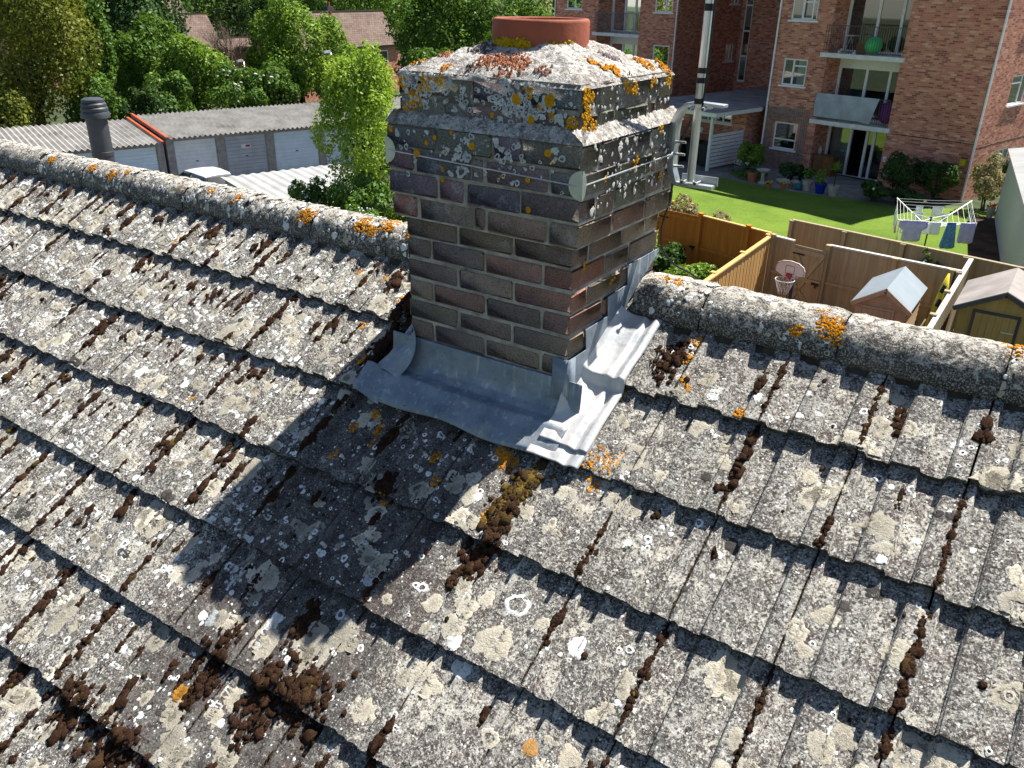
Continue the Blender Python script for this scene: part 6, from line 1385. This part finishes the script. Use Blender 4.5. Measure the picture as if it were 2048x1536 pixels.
for _ in range(24): mb.ball((-46.4+q.uniform(-.3, 1.9), 35.8+q.uniform(-1.7, 1.7), -5.3+q.uniform(-1., .9)), q.uniform(.07, .14), 6, (1, 1, .5))
mb.build('flower_heads', M['petal'], e)
tree('tree', 'dark undergrowth bush behind the garages below the bright maple', 'tree', (-46.0, 38.6), (1.9, 1.9, 1.9), -6.2, 'mid', 5200, .19, 114, T)
tree('tree', 'big bright maple between the two tiled houses', 'tree', (-47.5, 42.4), (3.0, 3.0, 3.9), -4.2, 'bright', 14000, .21, 115, T, nb=42)
tree('tree', 'upper maple crown in front of the plum tiled roof', 'tree', (-51.5, 43.5), (1.9, 1.9, 2.3), -4.3, 'bright', 6000, .21, 116, T)
tree('tree', 'bright leafy tree below the window of the brick house', 'tree', (-41.9, 41.6), (2.1, 2.1, 2.3), -5.55, 'bright', 7500, .2, 117, T, nb=30)
tree('tree', 'dark green tree behind the lime green tree', 'tree', (-38.5, 46.5), (2.4, 2.4, 2.8), -5.9, 'mid', 6000, .2, 118, T)
tree('tree', 'broad green tree behind the chimney right of the brick house', 'tree', (-45.5, 57.2), (5.0, 5.0, 5.6), -4.2, 'mid', 19000, .24, 119, T, nb=54)
tree('tree', 'bright tree right of the plum tiled roof at the top', 'tree', (-49.0, 60.5), (2.7, 2.7, 4.), -2.2, 'bright', 8000, .24, 120, T, nb=32)
tree('tree', 'green tree behind the chimney pot beside the apartment building', 'tree', (-36.5, 55), (3.4, 3.4, 4.6), -4.6, 'mid', 9000, .23, 121, T, nb=34)
tree('tree', 'pale feathery tree at the top edge left of the apartment building', 'tree', (-62, 90.5), (6, 6, 5.5), -3.0, 'pale', 9000, .34, 122, T, nb=40)
tree('tree', 'dark tree behind the brown tiled house', 'tree', (-100, 81), (6.5, 6.5, 7), -4.0, 'dark', 9000, .4, 123, T, nb=40)
tree('tree', 'green tree behind the plum tiled roof at the top', 'tree', (-88, 84), (5.5, 5.5, 6.), -3.4, 'mid', 8000, .36, 124, T, nb=40)
tree('tree', 'bright tree top above the plum tiled roof', 'tree', (-80, 86), (4.5, 4.5, 6.), -3.2, 'bright', 7000, .34, 125, T, nb=36)
tree('tree', 'dark conifer like tree behind the bare twigs', 'tree', (-79, 67), (3.2, 3.2, 4.6), -4.6, 'dark', 8000, .28, 126, T, nb=34)
lt = tree('lime_tree', 'feathery lime green tree just left of the brick chimney', 'tree', (-18.4, 18.4), (1.62, 1.62, 2.75), -4.2, 'lime', 22000, .095, 130, nb=60, droop=.35, limbs=9)
tree('lime_tree', 'small green undergrowth tree at the foot of the lime green tree', 'tree', (-17.7, 17.2), (1.5, 1.5, 1.25), -6.0, 'mid', 5200, .13, 131, droop=.2)
shrub('white flowering shrub left of the lime green tree', -20.3, 17.6, 1.15, 3.0, 'mid', 3000, .14, 132, name='flowering_shrub', flowers=('petal', 240, .035), z0=GG)
shrub('copper leaved shrub just above the ridge', -20.4, 15.3, .95, 2.75, 'red', 1500, .13, 133, name='copper_shrub', z0=GG)
shrub('dark green shrub between ridge and lime green tree', -18.2, 15.2, 1.3, 2.55, 'dark', 3000, .14, 134, z0=GG)
shrub('leafy shrub with white flecks in front of the chimney side of the lime tree', -16.3, 15.6, 1.0, 2.6, 'mid', 2400, .13, 135, flowers=('petal', 120, .03), z0=GG+.2)
bt = empty('bare_shrub', (-52.5, 40.6, gz(-52.5, 40.6)), 'leafless grey brown twiggy shrub left of the bright maple', 'shrub')
mb = MB(); q = random.Random(8)
def branch(p, d, L, r, lev):
    e = p+d*L; m_ = (p+e)/2+Vector((q.uniform(-1, 1), q.uniform(-1, 1), 0))*L*.06; mb.tube([p, m_, e], [r, r*.75, r*.5], 5, False)
    if lev:
        for _ in range(4): nd = (d+Vector((q.uniform(-.7, .7), q.uniform(-.7, .7), q.uniform(-.15, .5)))).normalized(); branch(p.lerp(e, q.uniform(.4, 1)), nd, L*q.uniform(.55, .8), r*.55, lev-1)
g_ = gz(-52.5, 40.6)
for k in range(7): branch(Vector((-52.5, 40.6, g_+2.2)), Vector((q.uniform(-.3, .3), q.uniform(-.55, .4), 1)).normalized(), 2.1, .05, 3)
mb.tube([(-52.5, 40.6, g_), (-52.5, 40.6, g_+2.3)], .09, 6); mb.build('twigs', M['twig'], bt)
# far belt of woodland that closes the horizon
q = np.random.RandomState(77); VV, FF, LV2 = [], [], []; nb_ = 0
for k in range(150):
    a = q.uniform(R(60), R(200)); d_ = q.uniform(125, 180); x, y = d_*math.cos(a), 30+d_*math.sin(a); g = gz(x, y); h = q.uniform(13, 18); r = q.uniform(4.5, 7)
    V, F, lv = leaves(crown_blobs((x, y, g+h*.55), (r, r, h*.5), 16, 1000+k), 1100, .75, 2000+k); VV.append(V); FF.append(F+nb_); LV2.append(np.clip(lv*.8+q.uniform(-.15, .3), 0, 1)); nb_ += len(V)
o = npmesh('woodland', np.concatenate(VV), np.concatenate(FF), LF['mid'], None, {'lv': np.concatenate(LV2)}); tag(o, 'distant belt of mixed green woodland along the horizon', 'woodland', kind='stuff')
